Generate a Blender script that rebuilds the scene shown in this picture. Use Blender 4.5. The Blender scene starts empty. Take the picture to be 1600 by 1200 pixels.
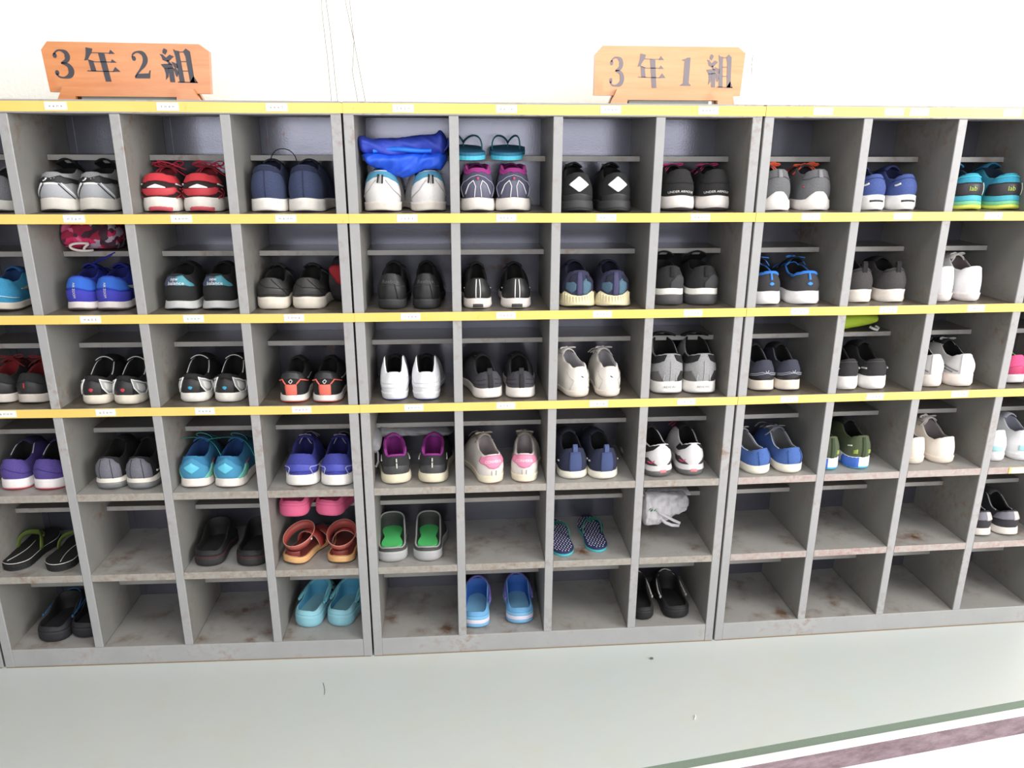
import bpy, bmesh, math, random
from mathutils import Vector, Matrix, noise

PI = math.pi
SC = bpy.context.scene
COL = SC.collection

# ------------------------------------------------------------------ camera
CAM_POS = (0.2444, -1.8855, 1.3982)
CAM_YAW, CAM_PITCH, CAM_ROLL = 0.0798, -0.3074, 0.0046
FOCAL_PX = 1215.5


def make_camera():
    cy, sy = math.cos(CAM_YAW), math.sin(CAM_YAW)
    cp, sp = math.cos(CAM_PITCH), math.sin(CAM_PITCH)
    f = Vector((sy * cp, cy * cp, sp))
    r = Vector((cy, -sy, 0))
    u = r.cross(f)
    cr, sr = math.cos(CAM_ROLL), math.sin(CAM_ROLL)
    r2 = cr * r + sr * u
    u2 = -sr * r + cr * u
    cd = bpy.data.cameras.new('camera')
    cd.sensor_width = 36
    cd.lens = FOCAL_PX / 1600 * 36
    cd.clip_start = .02
    co = bpy.data.objects.new('camera', cd)
    COL.objects.link(co)
    co.matrix_world = Matrix(((r2.x, u2.x, -f.x, CAM_POS[0]), (r2.y, u2.y, -f.y, CAM_POS[1]),
                              (r2.z, u2.z, -f.z, CAM_POS[2]), (0, 0, 0, 1)))
    SC.camera = co


make_camera()

# ------------------------------------------------------------------ light
w = bpy.data.worlds.new('daylight')
SC.world = w
w.use_nodes = True
bg = w.node_tree.nodes['Background']
bg.inputs[0].default_value = (.93, .965, 1.0, 1)
bg.inputs[1].default_value = 0.15


def area(name, loc, target, sx, sy, power, col=(1, 1, 1)):
    d = bpy.data.lights.new(name, 'AREA')
    d.shape = 'RECTANGLE'
    d.size, d.size_y = sx, sy
    d.energy = power
    d.color = col
    o = bpy.data.objects.new(name, d)
    COL.objects.link(o)
    o.location = loc
    o.rotation_euler = (Vector(target) - Vector(loc)).to_track_quat('-Z', 'Y').to_euler()
    return o


# daylight through the glass doors of the entrance, behind and to the right of the camera
area('door_daylight', (4.0, -2.6, 2.1), (0.5, 0, .8), 2.2, 2.0, 250, (1, .985, .96))
area('window_daylight', (0.3, -4.2, 1.95), (0.3, 0, 1.2), 5.0, 1.7, 140, (.96, .98, 1))
area('overhead_fill', (0.5, -1.7, 3.4), (0.5, -1.3, 0), 3.6, .8, 50, (1, .99, .97))  # added overhead fill that brightens the floor, not a known lamp

SC.view_settings.view_transform = 'Standard'
SC.view_settings.look = 'None'
SC.view_settings.exposure = -0.42
SC.view_settings.gamma = 1
SC.view_settings.use_curve_mapping = False


# ------------------------------------------------------------------ materials
def lin(c):
    return tuple((x / 255 / 12.92) if x / 255 <= .04045 else ((x / 255 + .055) / 1.055) ** 2.4 for x in c)


def lerp(a, b, t):
    return a + (b - a) * t


def keys(ks, t):
    if t <= ks[0][0]:
        return ks[0][1]
    for (a, va), (b, vb) in zip(ks, ks[1:]):
        if t <= b:
            q = (t - a) / (b - a) if b > a else 0
            q = q * q * (3 - 2 * q)
            return va + (vb - va) * q
    return ks[-1][1]


MATS = {}
KINDS = {  # roughness, bump strength, bump scale, colour variation, sheen
    'fabric': (.9, .25, 900, .16), 'knit': (.9, .5, 420, .42), 'leather': (.48, .12, 260, .10),
    'suede': (.95, .2, 600, .14), 'rubber': (.62, .06, 140, .08), 'foam': (.7, .05, 220, .05),
    'gloss': (.25, .0, 10, .0), 'print': (.7, 0, 10, 0), 'gel': (.12, .05, 60, .1), 'cloth': (.8, .2, 120, .12),
}


def mat(c, kind='fabric', dirt=0.0):
    key = (c, kind, dirt)
    if key in MATS:
        return MATS[key]
    m = bpy.data.materials.new(kind + '_%02x%02x%02x' % tuple(int(x) for x in c))
    m.use_nodes = True
    nt = m.node_tree
    b = nt.nodes['Principled BSDF']
    ro, bs, sc, var = KINDS[kind]
    b.inputs['Roughness'].default_value = ro
    l = lin(c)
    lum = .3 * l[0] + .59 * l[1] + .11 * l[2]
    l = tuple(lerp(x, lum, .10) * keys([(0, .45), (.03, .55), (.09, .80), (.45, .88), (.6, .97)], lum) for x in l)
    tc = nt.nodes.new('ShaderNodeTexCoord')
    nz = nt.nodes.new('ShaderNodeTexNoise')
    nz.inputs['Scale'].default_value = sc
    nz.inputs['Detail'].default_value = 2
    nt.links.new(tc.outputs['Object'], nz.inputs['Vector'])
    last = None
    if var > 0:
        mx = nt.nodes.new('ShaderNodeMix')
        mx.data_type = 'RGBA'
        mx.inputs[6].default_value = tuple(x * (1 - var) for x in l) + (1,)
        mx.inputs[7].default_value = tuple(min(1, x * (1 + var) + var * .02) for x in l) + (1,)
        nt.links.new(nz.outputs[0], mx.inputs[0])
        last = mx.outputs[2]
    if dirt > 0:
        n2 = nt.nodes.new('ShaderNodeTexNoise')
        n2.inputs['Scale'].default_value = 38
        n2.inputs['Detail'].default_value = 5
        nt.links.new(tc.outputs['Object'], n2.inputs['Vector'])
        rp = nt.nodes.new('ShaderNodeMapRange')
        rp.inputs[1].default_value = .45
        rp.inputs[2].default_value = .75
        rp.inputs[4].default_value = dirt
        nt.links.new(n2.outputs[0], rp.inputs[0])
        m2 = nt.nodes.new('ShaderNodeMix')
        m2.data_type = 'RGBA'
        if last:
            nt.links.new(last, m2.inputs[6])
        else:
            m2.inputs[6].default_value = l + (1,)
        m2.inputs[7].default_value = lin((150, 128, 100)) + (1,)
        nt.links.new(rp.outputs[0], m2.inputs[0])
        last = m2.outputs[2]
    if last:
        nt.links.new(last, b.inputs['Base Color'])
    else:
        b.inputs['Base Color'].default_value = l + (1,)
    if bs > 0:
        bp = nt.nodes.new('ShaderNodeBump')
        bp.inputs['Strength'].default_value = bs
        bp.inputs['Distance'].default_value = .0008
        nt.links.new(nz.outputs[0], bp.inputs['Height'])
        nt.links.new(bp.outputs[0], b.inputs['Normal'])
    if kind == 'gel':
        b.inputs['Transmission Weight'].default_value = .35
    MATS[key] = m
    return m


def nodes_mat(name, rough=.6):
    m = bpy.data.materials.new(name)
    m.use_nodes = True
    nt = m.node_tree
    b = nt.nodes['Principled BSDF']
    b.inputs['Roughness'].default_value = rough
    tc = nt.nodes.new('ShaderNodeTexCoord')
    return m, nt, b, tc


def noise_node(nt, tc, scale, detail=4, rough=.5, vec=None, stretch=None):
    n = nt.nodes.new('ShaderNodeTexNoise')
    n.inputs['Scale'].default_value = scale
    n.inputs['Detail'].default_value = detail
    n.inputs['Roughness'].default_value = rough
    if stretch:
        mp = nt.nodes.new('ShaderNodeMapping')
        mp.inputs['Scale'].default_value = stretch
        nt.links.new(tc.outputs['Object'], mp.inputs[0])
        nt.links.new(mp.outputs[0], n.inputs['Vector'])
    else:
        nt.links.new(tc.outputs['Object'], n.inputs['Vector'])
    return n


def maprange(nt, src, a, b_, c=0.0, d=1.0):
    r = nt.nodes.new('ShaderNodeMapRange')
    for i, v in zip((1, 2, 3, 4), (a, b_, c, d)):
        r.inputs[i].default_value = v
    nt.links.new(src, r.inputs[0])
    return r.outputs[0]


def mixc(nt, fac, a, b_):
    m = nt.nodes.new('ShaderNodeMix')
    m.data_type = 'RGBA'
    for i, v in ((0, fac), (6, a), (7, b_)):
        if isinstance(v, (tuple, list)):
            m.inputs[i].default_value = tuple(v) + (1,)
        elif isinstance(v, (int, float)):
            m.inputs[i].default_value = v
        else:
            nt.links.new(v, m.inputs[i])
    return m.outputs[2]


def steel_paint(name, base, rust_amt, rust_col=(120, 78, 40), rough=.42, patch=6, grain=45):
    """grey painted sheet steel with grime and rust blooming in patches"""
    m, nt, b, tc = nodes_mat(name, rough)
    n1 = noise_node(nt, tc, patch, 5, .6)
    n2 = noise_node(nt, tc, grain, 6, .65)
    n3 = noise_node(nt, tc, 240, 3, .6)
    c = mixc(nt, maprange(nt, n1.outputs[0], .3, .7), tuple(x * .9 for x in lin(base)), tuple(min(1, x * 1.06) for x in lin(base)))
    c = mixc(nt, maprange(nt, n3.outputs[0], .62, .8, 0, .35), c, lin((90, 84, 76)))
    mul = nt.nodes.new('ShaderNodeMath')
    mul.operation = 'MULTIPLY'
    nt.links.new(maprange(nt, n1.outputs[0], .5 - rust_amt * .25, .74), mul.inputs[0])
    nt.links.new(maprange(nt, n2.outputs[0], .48 - rust_amt * .16, .68), mul.inputs[1])
    c = mixc(nt, mul.outputs[0], c, lin(rust_col))
    nt.links.new(c, b.inputs['Base Color'])
    bp = nt.nodes.new('ShaderNodeBump')
    bp.inputs['Strength'].default_value = .15
    bp.inputs['Distance'].default_value = .001
    nt.links.new(n3.outputs[0], bp.inputs['Height'])
    nt.links.new(bp.outputs[0], b.inputs['Normal'])
    return m


M_POST = steel_paint('grey_painted_steel', (156, 156, 157), .04)
M_WALLP = steel_paint('grey_painted_steel_partition_shaded', (134, 133, 129), .10, rough=.5)  # darker than the posts: cubby shade put into the paint
M_BACK = steel_paint('blue_grey_back_steel_shaded', (118, 118, 130), -.3, rough=.2)  # base colour kept dark to carry the shade deep in the cells
M_BACK.node_tree.nodes['Principled BSDF'].inputs['Metallic'].default_value = .68
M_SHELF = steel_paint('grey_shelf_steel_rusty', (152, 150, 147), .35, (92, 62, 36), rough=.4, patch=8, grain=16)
M_SHELF_SHADED = steel_paint('grey_shelf_steel_shaded_rusty', (106, 100, 90), 1.0, (58, 40, 24), rough=.4)  # rusty steel, its base darkened to paint in the upper rows' shade
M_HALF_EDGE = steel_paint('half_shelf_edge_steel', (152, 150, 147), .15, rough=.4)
M_HALF = steel_paint('grey_half_shelf_steel_shaded', (104, 102, 98), .2, rough=.28)  # shadow on the half shelves painted in; their lips stay lighter
M_EDGE = steel_paint('shelf_edge_worn_paint', (158, 155, 149), .75, (116, 82, 50), rough=.5, patch=14, grain=70)
M_EDGE_R = steel_paint('shelf_edge_red_primer', (170, 164, 160), .75, (140, 78, 62), rough=.5, patch=14, grain=70)
M_PLINTH = steel_paint('plinth_steel', (158, 158, 158), .0, (140, 104, 80))


def tape_mat():
    m, nt, b, tc = nodes_mat('yellow_vinyl_tape', .35)
    n1 = noise_node(nt, tc, 5, 3)
    n2 = noise_node(nt, tc, 60, 4)
    c = mixc(nt, maprange(nt, n1.outputs[0], .35, .7), lin((222, 190, 98)), lin((228, 198, 112)))
    c = mixc(nt, maprange(nt, n2.outputs[0], .66, .8, 0, .5), c, lin((200, 160, 60)))
    nt.links.new(c, b.inputs['Base Color'])
    return m


M_TAPE = tape_mat()
M_GRIME = mat((150, 124, 92), 'print')
M_LABEL = mat((232, 232, 228), 'print')
M_INK = mat((110, 110, 108), 'print')


# ------------------------------------------------------------------ mesh helpers
class G:
    def __init__(s):
        s.v, s.f = [], []

    def grid(s, rows, close_u=False, close_v=False, flip=False):
        """rows: list of equally long point lists"""
        o = len(s.v)
        n, m = len(rows), len(rows[0])
        for r in rows:
            s.v.extend([tuple(p) for p in r])
        for i in range(n if close_v else n - 1):
            for j in range(m if close_u else m - 1):
                a, b = o + i * m + j, o + i * m + (j + 1) % m
                c, d = o + ((i + 1) % n) * m + (j + 1) % m, o + ((i + 1) % n) * m + j
                s.f.append((a, d, c, b) if flip else (a, b, c, d))
        return o

    def fan(s, pts, flip=False):
        o = len(s.v)
        s.v.extend([tuple(p) for p in pts])
        f = tuple(range(o, o + len(pts)))
        s.f.append(f[::-1] if flip else f)

    def box(s, x0, x1, y0, y1, z0, z1, b=0.0):
        if b <= 0:
            o = len(s.v)
            s.v += [(x0, y0, z0), (x1, y0, z0), (x1, y1, z0), (x0, y1, z0), (x0, y0, z1), (x1, y0, z1), (x1, y1, z1), (x0, y1, z1)]
            for f in ((0, 3, 2, 1), (4, 5, 6, 7), (0, 1, 5, 4), (1, 2, 6, 5), (2, 3, 7, 6), (3, 0, 4, 7)):
                s.f.append(tuple(o + i for i in f))
            return
        bm = bmesh.new()
        bmesh.ops.create_cube(bm, size=1, matrix=Matrix.Translation(((x0 + x1) / 2, (y0 + y1) / 2, (z0 + z1) / 2)) @ Matrix.Diagonal((x1 - x0, y1 - y0, z1 - z0, 1)))
        bmesh.ops.bevel(bm, geom=bm.edges[:], offset=b, segments=1, affect='EDGES')
        bm.verts.index_update()
        o = len(s.v)
        s.v += [tuple(v.co) for v in bm.verts]
        s.f += [tuple(o + v.index for v in f.verts) for f in bm.faces]
        bm.free()

    def tube(s, pts, r, n=6, closed=False, flat=1.0):
        """round (or flattened) tube; r may be a list"""
        P = [Vector(p) for p in pts]
        k = len(P)
        rs = r if isinstance(r, (list, tuple)) else [r] * k
        rings = []
        up = None
        for i in range(k):
            if closed:
                t = P[(i + 1) % k] - P[i - 1]
            else:
                t = P[min(i + 1, k - 1)] - P[max(i - 1, 0)]
            if t.length < 1e-9:
                t = Vector((0, 0, 1))
            t.normalize()
            if up is None:
                up = Vector((0, 0, 1)) if abs(t.z) < .9 else Vector((1, 0, 0))
            a = t.cross(up)
            if a.length < 1e-6:
                a = t.orthogonal()
            a.normalize()
            b = a.cross(t).normalized()
            up = b
            rings.append([P[i] + a * math.cos(2 * PI * j / n) * rs[i] + b * math.sin(2 * PI * j / n) * rs[i] * flat for j in range(n)])
        o = s.grid(rings, close_u=True, close_v=closed)
        if not closed:
            s.f.append(tuple(o + j for j in range(n))[::-1])
            s.f.append(tuple(o + (k - 1) * n + j for j in range(n)))

    def ellipsoid(s, c, r, n=16, m=10):
        rows = []
        for i in range(m + 1):
            a = PI * i / m
            rows.append([(c[0] + r[0] * math.sin(a) * math.cos(2 * PI * j / n), c[1] + r[1] * math.sin(a) * math.sin(2 * PI * j / n), c[2] + r[2] * math.cos(a)) for j in range(n)])
        s.grid(rows, close_u=True, flip=True)

    def prism(s, poly, y0, y1):
        """polygon in x,z extruded along y"""
        n = len(poly)
        o = len(s.v)
        s.v += [(x, y0, z) for x, z in poly] + [(x, y1, z) for x, z in poly]
        s.f.append(tuple(o + i for i in range(n)))
        s.f.append(tuple(o + n + i for i in reversed(range(n))))
        for i in range(n):
            j = (i + 1) % n
            s.f.append((o + i, o + n + i, o + n + j, o + j))


def obj(name, g, m, parent=None, smooth=False, fix=True):
    me = bpy.data.meshes.new(name)
    me.from_pydata(g.v, [], g.f)
    if fix:
        bm = bmesh.new()
        bm.from_mesh(me)
        bmesh.ops.remove_doubles(bm, verts=bm.verts[:], dist=1e-6)
        bmesh.ops.recalc_face_normals(bm, faces=bm.faces[:])
        bm.to_mesh(me)
        bm.free()
    me.materials.append(m)
    if smooth:
        me.polygons.foreach_set('use_smooth', [True] * len(me.polygons))
    o = bpy.data.objects.new(name, me)
    COL.objects.link(o)
    if parent:
        o.parent = parent
    return o


def tag(o, label=None, cat=None, group=None, kind=None):
    if label:
        o['label'] = label
    if cat:
        o['category'] = cat
    if group:
        o['group'] = group
    if kind:
        o['kind'] = kind
    return o


def thing(name, label, cat, loc=(0, 0, 0), rotz=0, group=None):
    o = bpy.data.objects.new(name, None)
    o.empty_display_size = .03
    COL.objects.link(o)
    o.location = loc
    o.rotation_euler = (0, 0, rotz)
    return tag(o, label, cat, group)


def text_tris(s, size=1.0):
    """flat triangles of a short text with the built-in font, centred, unit cap height"""
    cu = bpy.data.curves.new('lettering', 'FONT')
    cu.body = s
    cu.align_x = 'CENTER'
    cu.resolution_u = 2
    o = bpy.data.objects.new('lettering', cu)
    COL.objects.link(o)
    dg = bpy.context.evaluated_depsgraph_get()
    me = o.evaluated_get(dg).to_mesh()
    vs = [tuple(v.co) for v in me.vertices]
    fs = [tuple(p.vertices) for p in me.polygons]
    o.evaluated_get(dg).to_mesh_clear()
    bpy.data.objects.remove(o)
    bpy.data.curves.remove(cu)
    return vs, fs


# ------------------------------------------------------------------ the setting
ZR = [1.4589, 1.2138, 0.9768, 0.7402, 0.5062, 0.2709, 0.0555]   # heights of the face lines
DEPTH = 0.2656
WALL_Y = .30
EDGE_A = Vector((0.709, -0.452, 0))          # edge of the entrance platform
EDGE_D = Vector((1.006, .146, 0)).normalized()
EDGE_N = Vector((EDGE_D.y, -EDGE_D.x, 0))     # towards the lower floor


def edge_pt(s, off, z):
    p = EDGE_A + EDGE_D * s + EDGE_N * off
    return (p.x, p.y, z)


def wall_mat():
    m, nt, b, tc = nodes_mat('cream_plaster_wall', .85)
    n1 = noise_node(nt, tc, 1.2, 3)
    n2 = noise_node(nt, tc, 110, 4, .6)
    c = mixc(nt, maprange(nt, n1.outputs[0], .3, .7), lin((251, 247, 237)), lin((253, 251, 247)))
    nt.links.new(c, b.inputs['Base Color'])
    bp = nt.nodes.new('ShaderNodeBump')
    bp.inputs['Strength'].default_value = .5
    bp.inputs['Distance'].default_value = .003
    nt.links.new(n2.outputs[0], bp.inputs['Height'])
    nt.links.new(bp.outputs[0], b.inputs['Normal'])
    return m


def floor_mat():
    m, nt, b, tc = nodes_mat('pale_green_vinyl_floor', .42)
    n1 = noise_node(nt, tc, 2.2, 4, .6)
    n2 = noise_node(nt, tc, 9, 5, .6)
    n3 = noise_node(nt, tc, 75, 4, .7)
    c = mixc(nt, maprange(nt, n1.outputs[0], .3, .7), lin((192, 194, 192)), lin((185, 193, 192)))
    c = mixc(nt, maprange(nt, n2.outputs[0], .5, .8, 0, .45), c, lin((194, 190, 172)))
    c = mixc(nt, maprange(nt, n3.outputs[0], .72, .8, 0, .5), c, lin((130, 125, 112)))
    nt.links.new(c, b.inputs['Base Color'])
    return m


def lower_mat():
    m, nt, b, tc = nodes_mat('speckled_concrete', .7)
    n1 = noise_node(nt, tc, 90, 5, .7)
    n2 = noise_node(nt, tc, 12, 4, .6)
    c = mixc(nt, maprange(nt, n2.outputs[0], .35, .7), lin((236, 230, 230)), lin((250, 246, 244)))
    c = mixc(nt, maprange(nt, n1.outputs[0], .58, .72, 0, .35), c, lin((170, 150, 156)))
    nt.links.new(c, b.inputs['Base Color'])
    return m


def riser_mat():
    m, nt, b, tc = nodes_mat('mauve_stone_step', .35)
    n1 = noise_node(nt, tc, 16, 5, .7, stretch=(1, 1, 3))
    n2 = noise_node(nt, tc, 120, 4, .7)
    c = mixc(nt, maprange(nt, n1.outputs[0], .35, .75), lin((100, 82, 90)), lin((150, 132, 140)))
    c = mixc(nt, maprange(nt, n2.outputs[0], .6, .75, 0, .5), c, lin((160, 146, 150)))
    nt.links.new(c, b.inputs['Base Color'])
    return m


STEP = .068
g = G()
g.box(-3.2, 4.5, WALL_Y, WALL_Y + .15, -.3, 3.6)
tag(obj('wall_back', g, wall_mat()), kind='structure')

g = G()   # hairline cracks in the plaster, drawn as thin filled grooves
for pts in ([(-.061, 1.80), (-.066, 1.70), (-.060, 1.60), (-.056, 1.48)], [(-.061, 1.80), (-.049, 1.66), (-.040, 1.48)],
            [(.000, 1.80), (-.006, 1.72), (.010, 1.63), (.002, 1.56), (.012, 1.48)], [(.000, 1.80), (.010, 1.63), (.032, 1.48)],
            [(1.06, 1.61), (1.058, 1.585), (1.062, 1.56)]):
    q = []
    for (x0, z0), (x1, z1) in zip(pts, pts[1:]):
        for k in range(6):
            t = k / 6
            q.append((lerp(x0, x1, t) + .0012 * noise.noise(Vector((x0 * 9, z0 * 40 + t * 7, 0))), WALL_Y - .0003, lerp(z0, z1, t)))
    q.append((pts[-1][0], WALL_Y - .0003, pts[-1][1]))
    g.tube(q, .0007, 4)
tag(obj('trim_1', g, mat((158, 152, 146), 'print')), 'hairline cracks in the plaster above the cabinets', kind='structure')

g = G()
a, b_ = edge_pt(-4.2, 0, 0), edge_pt(4.2, 0, 0)
poly = [(a[0], a[1]), (b_[0], b_[1]), (4.5, WALL_Y + .1), (-3.4, WALL_Y + .1)]
o = len(g.v)
g.v += [(x, y, 0) for x, y in poly] + [(x, y, -.12) for x, y in poly]
g.f += [(0, 1, 2, 3), (7, 6, 5, 4)] + [(i, 4 + i, 4 + (i + 1) % 4, (i + 1) % 4) for i in range(4)]
tag(obj('floor', g, floor_mat()), kind='structure')


def edge_strip(name, o0, o1, z0, z1, m, label):
    g = G()
    A = [edge_pt(-4.2, o0, 0), edge_pt(4.2, o0, 0), edge_pt(4.2, o1, 0), edge_pt(-4.2, o1, 0)]
    g.v += [(p[0], p[1], z1) for p in A] + [(p[0], p[1], z0) for p in A]
    g.f += [(0, 1, 2, 3), (7, 6, 5, 4)] + [(i, 4 + i, 4 + (i + 1) % 4, (i + 1) % 4) for i in range(4)]
    return tag(obj(name, g, m), label, kind='structure')


edge_strip('trim_2', 0.0, .026, -.12, -.0005, mat((126, 144, 128), 'rubber'), 'dull green rubber strip along the platform edge')
edge_strip('trim_3', .026, .044, -.006, .002, mat((225, 226, 226), 'gloss'), 'pale metal nosing on the step edge')
edge_strip('trim_4', .0265, .040, -STEP - .05, -.0061, riser_mat(), 'mauve stone riser below the metal nosing')
g = G()
a, b_ = edge_pt(-4.4, .0, 0), edge_pt(4.4, .0, 0)
poly = [(-3.9, -4.6), (5.4, -4.6), (b_[0], b_[1]), (a[0], a[1])]
g.v += [(x, y, -STEP) for x, y in poly] + [(x, y, -STEP - .1) for x, y in poly]
g.f += [(0, 1, 2, 3), (7, 6, 5, 4)] + [(i, 4 + i, 4 + (i + 1) % 4, (i + 1) % 4) for i in range(4)]
tag(obj('floor_lower', g, lower_mat()), 'bright speckled concrete floor below the step', kind='structure')
g = G()
g.box(-3.4, 5.0, -5.2, WALL_Y + .15, 3.6, 3.72)
tag(obj('ceiling', g, mat((225, 224, 218), 'print')), kind='structure')

# ------------------------------------------------------------------ shoe cabinets
POSTW = .0225


def shelf_top(k):
    """height of the surface shoes stand on in row k (0 = top row)"""
    return ZR[k + 1] + (.010 if k < 5 else 0)


def half_top(k):
    return ZR[k] - (.106 if k == 0 else .094)


def make_cabinet(origin, ang, width, x0, label, tapes, red_edges=False):
    """x0..x0+width local; columns centred as on the unit"""
    t = thing('shoe_cabinet', label, 'shoe cabinet', (origin[0], origin[1], 0), ang, 'grey steel shoe cabinets along the wall')
    xa, xb = x0, x0 + width
    mid = tapes['mid']
    topz = ZR[0] + .0145
    for p, q in ((xa, xa + .0235), (xb - .0235, xb)):
        g = G(); g.box(p, q, .004, DEPTH, 0, topz - .002)
        sp = obj('side_panel', g, M_WALLP, t)
        g = G(); g.box(p, q, 0, .005, 0, topz - .002, .0012)
        obj('front_edge', g, M_POST, sp)
    g = G(); g.box(xa + .0005, xb - .0005, -.0015, DEPTH, ZR[0] - .0145, topz, .0012); obj('top_panel', g, M_POST, t)
    g = G(); g.box(xa + .02, xb - .02, DEPTH - .004, DEPTH - .001, .02, topz - .003); obj('back_panel', g, M_BACK, t)
    g = G(); g.box(xa + .0236, xb - .0236, .001, .012, .0005, ZR[6] - .0006, .0008)
    pl = obj('plinth', g, M_PLINTH, t)
    g = G(); g.box(xa + .003, xb - .003, -.0018, .0008, .0002, .0016)
    obj('grime_line', g, M_GRIME, pl)
    divs = [mid - .2417, mid, mid + .2417]
    for d in divs:
        g = G(); g.box(d - POSTW / 2 + .0005, d + POSTW / 2 - .0005, .004, DEPTH - .0045, ZR[6], ZR[0] - .0147)
        dv = obj('divider', g, M_WALLP, t)
        g = G(); g.box(d - POSTW / 2, d + POSTW / 2, .0003, .005, ZR[6], ZR[0] - .0147, .0012)
        obj('front_edge', g, M_POST, dv)
    bounds = [(xa + .0235, divs[0] - POSTW / 2), (divs[0] + POSTW / 2, divs[1] - POSTW / 2), (divs[1] + POSTW / 2, divs[2] - POSTW / 2), (divs[2] + POSTW / 2, xb - .0235)]
    for k in range(6):
        for ci, (p, q) in enumerate(bounds):
            zt = shelf_top(k)
            th = .0195 if k < 5 else .012
            g = G(); g.box(p + .0002, q - .0002, .0025, DEPTH - .0045, zt - th, zt)
            sh = obj('shelf', g, M_SHELF_SHADED if k < 3 else M_SHELF, t)
            if k < 5:
                g = G(); g.box(p + .0004, q - .0004, .0004, .0028, zt - th - .0004, zt + .0003, .0006)
                obj('front_lip', g, M_EDGE_R if red_edges else M_EDGE, sh)
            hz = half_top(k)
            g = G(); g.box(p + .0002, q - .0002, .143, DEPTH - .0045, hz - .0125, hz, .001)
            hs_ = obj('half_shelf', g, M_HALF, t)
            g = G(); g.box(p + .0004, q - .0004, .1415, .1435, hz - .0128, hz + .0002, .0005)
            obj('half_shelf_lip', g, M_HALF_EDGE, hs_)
            g = G(); g.box(p + .0005, p + .018, DEPTH - .0062, DEPTH - .0042, zt, ZR[k] - .0147 if k == 0 else ZR[k] - .0096)
            obj('back_seam_strip', g, M_BACK, t)
    for k in range(4):
        for (p, q) in [(xa + .0005, xb + (.0052 if tapes.get('join', True) else 0))]:
            g = G()
            n = 24
            rows = []
            for zz, yy in ((-.0108, -.0016), (-.0112, -.0027), (.0108, -.0027), (.0104, -.0016)):
                rows.append([(lerp(p, q, i / n), yy, ZR[k] + zz + .0012 * noise.noise(Vector((lerp(p, q, i / n) * 3 + origin[0] * 5, k * 7.3, 0)))) for i in range(n + 1)])
            g.grid(rows, close_v=True)
            tp = obj('yellow_tape', g, M_TAPE, t)
    rnd = random.Random(int(origin[0] * 100) + 7)
    for k in range(4):
        for ci, (p, q) in enumerate(bounds):
            cs = [(p + q) / 2 + (0 if ci in (1, 2) else (.005 if ci == 0 else -.005))]
            if k == 0 and ci == 1 and tapes.get('extra'):
                cs = [(p + q) / 2 - .062, (p + q) / 2 + .002]
            for cx in cs:
                if any(pp - .01 <= cx <= qq + .01 for pp, qq in tapes.get(k, [(xa, xb)])):
                    zz = ZR[k] + .0005
                    g = G(); g.box(cx - .024, cx + .024, -.0036, -.00285, zz - .0085, zz + .0085)
                    lb = obj('name_label', g, M_LABEL, t)
                    g = G()
                    for j in range(4):
                        x = cx - .013 + j * .0085
                        s_ = .0018
                        pat = rnd.choice([((-1, 0, 1, 0), (0, -1, 0, 1), (-1, -1, 1, -1)), ((-1, 1, 1, 1), (-1, -1, 1, -1), (0, -1, 0, 1)), ((-1, -1, -1, 1), (1, -1, 1, 1), (-1, 0, 1, 0))])
                        for (ax, az, bx, bz) in pat:
                            g.box(x + ax * s_ - .0003, x + bx * s_ + .0003, -.0039, -.0036, zz + az * s_ - .0003, zz + bz * s_ + .0003)
                    obj('name_print', g, M_INK, lb)
    if tapes.get('low'):
        p, q = tapes['low']
        g = G(); g.box(p, q, -.0012, .0003, ZR[4] - .009, ZR[4] + .0095)
        tp = obj('yellow_tape', g, M_TAPE, t)
        g = G(); g.box(p + .006, p + .054, -.0022, -.0012, ZR[4] - .008, ZR[4] + .0085)
        obj('name_label', g, M_LABEL, t)
    return t


make_cabinet((0.0035, 0), -.0211, 1.0, -1.0, 'grey steel shoe cabinet on the left, below the wooden sign with a 2', {'mid': -.5})
make_cabinet((0, 0), 0, .9765, .0085, 'grey steel shoe cabinet in the middle, with shoes in all six rows', {'mid': .5, 'extra': False})
make_cabinet((.9908, 0), .0227, 1.0, 0.0, 'grey steel shoe cabinet on the right, its two lowest rows nearly empty', {'mid': .5, 'extra': True, 'low': (.815, .9764)}, True)
make_cabinet((-1.0025, .0211), -.0211, 1.0, -1.0, 'grey steel shoe cabinet at the far left edge, only its corner showing', {'mid': -.5})

# ------------------------------------------------------------------ shoes
ENV = [(0, .97), (.12, 1.0), (.30, .94), (.45, .92), (.70, 1.16), (.82, 1.08), (1, .8)]
NU = 40


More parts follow.
